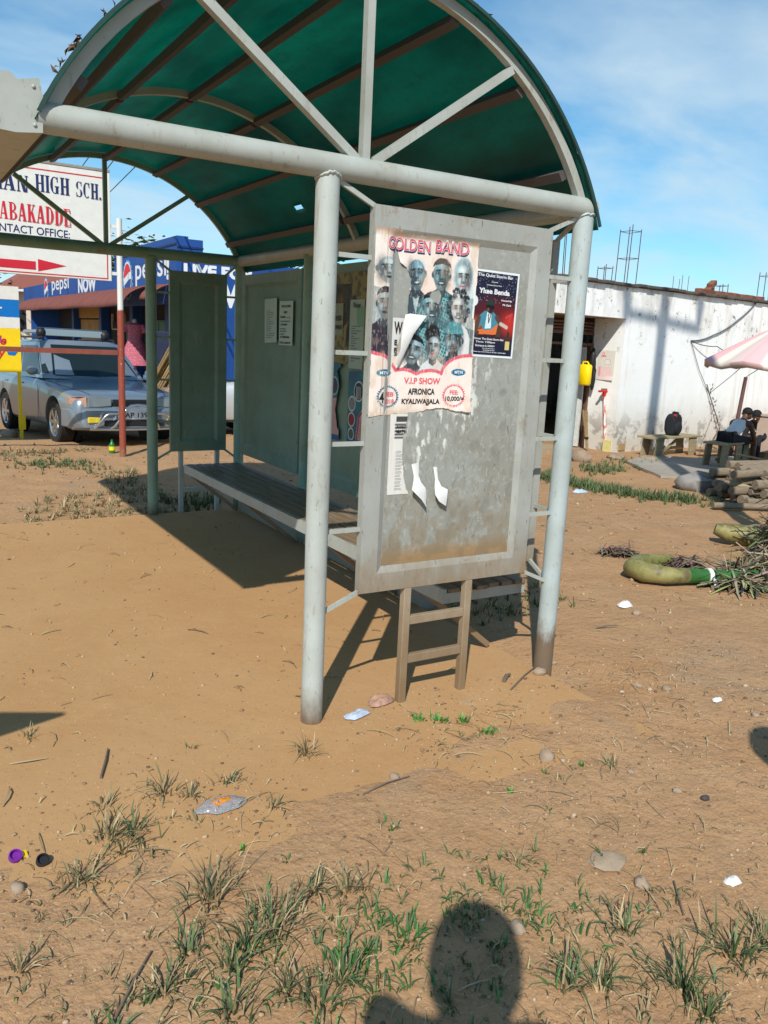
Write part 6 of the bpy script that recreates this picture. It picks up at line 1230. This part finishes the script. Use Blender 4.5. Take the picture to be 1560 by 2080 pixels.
for i, (x, y, s_, k) in enumerate(TUFTS):
    nm, pal, flat, dry = KINDS[k]; rr, n, h = SZ[s_]; n = int(n*(1.5 if k == 3 else 1)); h = h*(.55 if k == 3 else .6 if k == 4 else 1)
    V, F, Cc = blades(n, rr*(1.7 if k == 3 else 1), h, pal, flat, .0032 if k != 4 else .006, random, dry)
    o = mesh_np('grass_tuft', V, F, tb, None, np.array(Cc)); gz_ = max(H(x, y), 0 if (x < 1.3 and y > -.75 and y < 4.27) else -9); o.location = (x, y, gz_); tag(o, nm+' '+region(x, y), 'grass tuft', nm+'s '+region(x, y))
def field(name, N, fn, hgt, pal, flat=1.0, w=.006, dry=.2, per=5):
    VV, FF, CC = [], [], []; b = 0
    for i in range(N):
        x, y = fn(); z = H(x, y); V, F, Cc = blades(per, .05, hgt*random.uniform(.6, 1.2), pal, flat, w, random, dry)
        VV += [(v[0]+x, v[1]+y, v[2]+z) for v in V]; FF += [tuple(q+b for q in f) for f in F]; CC += Cc; b = len(VV)
    return tag(mesh_np(name, VV, FF, tb, None, np.array(CC)), kind='stuff')
def strip_pt():
    t = random.random(); P = [(5.75, 5.1), (5.75, 4.2), (5.85, 3.55), (6.3, 2.95)]; i = min(int(t*3), 2); f_2 = t*3-i; x = P[i][0]+(P[i+1][0]-P[i][0])*f_2; y = P[i][1]+(P[i+1][1]-P[i][1])*f_2; return x+random.gauss(0, .14), y+random.gauss(0, .16)
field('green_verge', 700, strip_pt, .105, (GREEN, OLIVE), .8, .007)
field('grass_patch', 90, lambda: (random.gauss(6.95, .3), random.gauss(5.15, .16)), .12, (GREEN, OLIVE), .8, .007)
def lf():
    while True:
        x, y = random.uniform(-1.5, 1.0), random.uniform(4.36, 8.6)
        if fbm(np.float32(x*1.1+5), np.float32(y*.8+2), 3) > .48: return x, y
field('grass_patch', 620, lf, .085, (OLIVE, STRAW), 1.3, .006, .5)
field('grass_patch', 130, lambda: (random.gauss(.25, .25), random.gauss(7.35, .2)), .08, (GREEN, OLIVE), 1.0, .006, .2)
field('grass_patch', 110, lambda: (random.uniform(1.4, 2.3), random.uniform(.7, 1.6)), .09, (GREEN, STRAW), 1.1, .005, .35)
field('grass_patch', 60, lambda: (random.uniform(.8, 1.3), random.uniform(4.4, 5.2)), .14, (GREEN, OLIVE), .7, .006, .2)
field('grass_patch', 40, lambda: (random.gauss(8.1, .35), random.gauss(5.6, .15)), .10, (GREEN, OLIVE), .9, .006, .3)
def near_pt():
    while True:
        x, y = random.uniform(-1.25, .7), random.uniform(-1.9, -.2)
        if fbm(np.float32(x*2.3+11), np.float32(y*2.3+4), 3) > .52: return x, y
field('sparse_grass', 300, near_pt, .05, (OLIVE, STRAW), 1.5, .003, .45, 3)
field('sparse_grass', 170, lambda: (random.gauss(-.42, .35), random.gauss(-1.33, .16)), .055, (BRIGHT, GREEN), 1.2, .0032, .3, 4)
# straw litter, crumbs and pebbles
V, F, Cc = [], [], []
def patchy(lo, hi, yl, yh, th=.47):
    for _ in range(20):
        x, y = random.uniform(lo, hi), random.uniform(yl, yh)
        if fbm(np.float32(x*1.7+31), np.float32(y*1.7+14), 3) > th: return x, y
    return x, y
for i in range(1640):
    if i >= 1500: x, y = random.uniform(-1.5, 1.2), random.uniform(-.2, 4.2)
    elif i < 950: x, y = patchy(-1.5, 2.4, -2.0, -.15)
    elif i < 1250: x, y = patchy(1.45, 6, -.6, 4.6)
    else: x, y = patchy(-1.6, 3, 4.4, 9)
    a = random.uniform(0, 6.28); L = random.choice([random.uniform(.02, .06), random.uniform(.03, .14)]); w = random.uniform(.0008, .0022)*(1 if i < 950 else 2); cu_ = random.uniform(-.5, .5); b = len(V); col = random.choice([(.36, .28, .15), (.42, .34, .2), (.2, .14, .08), (.28, .2, .11)]); zb = .006+random.uniform(0, .012)
    for k in range(4):
        t = k/3; px = x+cos(a+cu_*t)*L*t; py = y+sin(a+cu_*t)*L*t; z = max(H(px, py), 0 if (px < 1.3 and -.75 < py < 4.27) else -9)+zb*(4*t*(1-t))+.003
        V += [(px-sin(a)*w, py+cos(a)*w, z), (px+sin(a)*w, py-cos(a)*w, z+.001)]; Cc += [col]*2
    F += [(b+2*k, b+2*k+1, b+2*k+3, b+2*k+2) for k in range(3)]
tag(mesh_np('straw_litter', V, F, LEAFD, None, np.array(Cc)), kind='stuff')
bm_ = bmesh.new(); bmesh.ops.create_icosphere(bm_, subdivisions=1, radius=1); IV = np.array([v.co[:] for v in bm_.verts]); IF = np.array([[v.index for v in f.verts] for f in bm_.faces]); bm_.free()
V, F, Cc = [], [], []; b = 0
for i in range(8400):
    if i >= 7600: x, y = random.uniform(-1.5, 1.2), random.uniform(-.2, 4.2)
    elif i < 3200 or i >= 5200: x, y = patchy(-1.4, 2.8, -2.0, 0.1, .44) if i % 3 else (random.uniform(-1.4, 2.6), random.uniform(-2, .0))
    elif i < 4400: x, y = patchy(1.45, 9, -.8, 6, .45)
    else: x, y = random.uniform(-1.5, 5), random.uniform(4.4, 11)
    far_ = 1 if i < 3200 or i >= 5200 else 2.2; r = min(abs(random.gauss(0, .0035))+.0012, .014)*far_; z = max(H(x, y), 0 if (x < 1.3 and -.75 < y < 4.27) else -9)
    P = IV*(1+RNG.uniform(-.25, .25, (len(IV), 1)))*r*np.array([1, .8, .6])+np.array([x, y, z+r*.25]); V.append(P); F.append(IF+b); b += len(IV); c = random.choice([(.34, .23, .13), (.44, .33, .22), (.24, .15, .085), (.13, .09, .06), (.40, .28, .15)]); Cc.append(np.tile(c, (len(IV), 1)))
tag(mesh_np('pebbles', np.concatenate(V), np.concatenate(F), LEAFD, None, np.concatenate(Cc), True), kind='stuff')
for x, y, r, l in ((.705, -.71, .042, 'biggest loose tan stone on the dirt right of the near post'), (.07, -.57, .022, 'pale round stone in front of the near post'), (.42, -1.46, .03, 'tan stone beside the pale flat patch at lower right'), (-.06, -1.44, .028, 'reddish stone at the edge of the head shadow'), (1.27, -.03, .035, 'orange stone against the foot of the muddy post'), (1.61, -.37, .022, 'small white stone right of the muddy post'), (1.72, -.45, .024, 'flat grey brown stone right of the small white stone'), (.98, -1.13, .018, 'small tan stone, left of the dark grey one'), (1.45, .06, .02, 'cream stone beside the muddy post'), (.93, -.95, .016, 'small brown stone below the biggest loose one'), (-1.25, -.62, .026, 'buff curled stone at the left edge'), (2.5, .45, .03, 'brown stone by the scrap of white plastic'), (.09, 10.5, .13, 'sharp brown stone under the silver car'), (1.85, -.85, .02, 'tan stone near the right edge shadow')): rock(x, y, r, l, STONE, 'loose stones on the dirt')
rock(1.04, -1.21, .018, 'small dark grey stone on the dirt at right', simple('dark_stone', (.07, .06, .06), .8)); rock(.41, -1.33, .07, 'pale flat half buried stone at lower right', simple('pale_buried_stone', (.42, .32, .22), .9, var=.3, scale=20), None, .12); rock(8.6, 5.75, .16, 'flat tan stone at the edge of the slab', STONE, None, .35); rock(8.2, 6.05, .14, 'low tan rock near the shop doorway', STONE, None, .4); rock(7.35, 5.95, .2, 'earth lump beside the doorway step', STONE, None, .6)
# litter
PLAS = M('clear_plastic', (.62, .66, .72), .15, spec=.6); PLAS.b.inputs['Transmission Weight'].default_value = .65; PLAS.b.inputs['IOR'].default_value = 1.2; PLASM = PLAS.m
def crumple(w, h, th, n=14, sd=1, shape=None):
    V, F = [], []
    for j in range(n+1):
        for i in range(n+1):
            u, v = i/n*2-1, j/n*2-1; e = shape(u, v) if shape else 1; sq = max(abs(u), abs(v)); rr_ = sqrt(u*u+v*v)+1e-6; e *= (sq/rr_*.75+.25)*(1+.5*(float(vnoise(np.float32(4+2.3*u/rr_+sd*3), np.float32(9+2.3*v/rr_+sd)))-.5)*sq); a, b = u*w/2*e, v*h/2*(.7+.3*e); V.append((a, b, .004+th*(1-max(abs(u), abs(v))**3)*(.5+.9*float(vnoise(np.float32(u*4+sd*7), np.float32(v*4+sd))))))
    for j in range(n):
        for i in range(n): F.append((j*(n+1)+i, j*(n+1)+i+1, (j+1)*(n+1)+i+1, (j+1)*(n+1)+i))
    return V, F
def litter(name, loc, rz, parts, label, cat):
    t = thing(name, label, cat, loc, rz)
    for nm, (V, F), mt in parts: o = mesh_np(nm, V, F, mt, t, smooth=True)
    return t
litter('plastic_bottle', (-.575, -.47, .004), .1, [('bottle', crumple(.17, .10, .022, 16, 2, lambda u, v: 1-.35*abs(v)**2), PLASM), ('label', [(x*.55+.0, y*.42, z+.006) for x, y, z in crumple(.17, .10, .022, 16, 2)[0]] and ([(x*.55, y*.42, z+.005) for x, y, z in crumple(.17, .10, .022, 16, 2)[0]], crumple(.17, .10, .022, 16, 2)[1]), simple('orange_label', S(225, 140, 30), .5, var=.7, scale=60))], 'flattened clear plastic bottle with an orange label in the grass', 'bottle')
litter('plastic_sachet', (.20, -.05, .003), .3, [('sachet', crumple(.145, .062, .014, 14, 5), simple('pale_blue_plastic', (.50, .58, .70), .3, var=.3, scale=20))], 'pale blue plastic water sachet beside the near post', 'plastic bag')
litter('plastic_bag', (.36, .02, .003), .2, [('bag', crumple(.16, .085, .026, 16, 9, lambda u, v: 1-.3*v*v), simple('pinkish_plastic', (.48, .28, .20), .25, var=.5, scale=30))], 'crumpled reddish clear plastic bag behind the water sachet', 'plastic bag')
litter('plastic_scrap', (2.57, .61, H(2.57, .61)), 0, [('scrap', crumple(.10, .07, .03, 10, 4), WHITEP)], 'crumpled white plastic scrap on the dirt at right', 'scrap'); litter('plastic_scrap', (.70, -1.58, H(.7, -1.58)), 0, [('scrap', crumple(.06, .04, .014, 10, 6), WHITEP)], 'white crumpled scrap near the lower right', 'scrap')
litter('plastic_scrap', (1.83, -.66, H(1.83, -.66)), 0, [('scrap', crumple(.06, .035, .012, 10, 8), WHITEP)], 'small white scrap near the right edge shadow', 'scrap'); litter('plastic_scrap', (5.35, 3.9, H(5.35, 3.9)), 0, [('scrap', crumple(.2, .10, .03, 10, 3), simple('pale_blue_scrap', (.5, .6, .7), .4))], 'pale blue bag scrap in the grass verge', 'scrap')
def cap(x, y, mat, label, r=.020, h=.014, rx=.5):
    mb = MB(); n = 24; pr = [(r*.82, .002), (r*.82, h), (r, h), (r, 0), (0.001, .0)]; mb.add([(a*cos(2*pi*j/n), a*sin(2*pi*j/n), z) for a, z in ((.001, .002),)+tuple(pr) for j in range(n)], [(i*n+j, i*n+(j+1) % n, (i+1)*n+(j+1) % n, (i+1)*n+j) for i in range(5) for j in range(n)]); o = mb.build('bottle_cap', mat, None, 40); o.location = (x, y, H(x, y)+.012); o.rotation_euler = (rx, .1, 0); tag(o, label, 'bottle cap')
cap(-1.235, -.465, simple('purple_plastic', S(120, 40, 150), .4), 'purple plastic bottle cap near the left edge'); cap(-1.165, -.52, simple('dark_cap', (.02, .02, .025), .5), 'dark bottle cap right of the purple one')
mb = MB(); mb.box((0, 0, 0), (.018, .024, .004)); o = mb.build('wrapper', YP); o.location = (-1.208, -.46, H(-1.2, -.46)+.012); o.rotation_euler = (.5, .3, .4); tag(o, 'tiny yellow wrapper against the purple cap', 'wrapper')
def stick(p, q, r, label): mb = MB(); P = [Vector((*p, max(H(*p), 0 if p[1] > -.6 else -9)+r+.002)), Vector((*q, max(H(*q), 0 if q[1] > -.6 else -9)+r+.006))]; mb.tube([P[0], P[0].lerp(P[1], .5)+Vector((.006, .01, .004)), P[1]], [r, r*.9, r*.6], 7); tag(mb.build('stick', simple('stick', (.17, .13, .10), .9), None, 60), label, 'stick', 'loose sticks on the ground')
stick((-.90, -.10), (-.83, .10), .005, 'grey stick lying on the dusty floor at left'); stick((-1.12, -1.23), (-.98, -1.05), .004, 'pale stalk in the lower left foreground'); stick((1.0, -.13), (1.33, .05), .004, 'thin curved root by the muddy post'); stick((1.03, -.04), (1.10, .0), .011, 'short thick stick left of the muddy post'); stick((.42, -1.62), (.52, -1.5), .003, 'forked twig at lower right'); stick((-.1, -.63), (.12, -.6), .003, 'straw stalk in front of the near post'); stick((2.05, .35), (2.2, .32), .004, 'twig lying beside the dirt path')
bt_ = thing('green_bottle', 'green plastic bottle with yellow label at the foot of the sign pole', 'bottle', (1.06, 8.2, H(1.06, 8.2)), .5); bt_.scale = (.75, .75, .7)
mb = MB(); lathe(mb, [(.045, 0), (.05, .02), (.05, .16), (.03, .2), (.018, .23), (.018, .26)], 14); mb.build('body', simple('green_plastic', (.02, .2, .05), .3), bt_, 60); mb = MB(); lathe(mb, [(.051, .06), (.051, .13)], 14); mb.build('label', YP, bt_, 60)
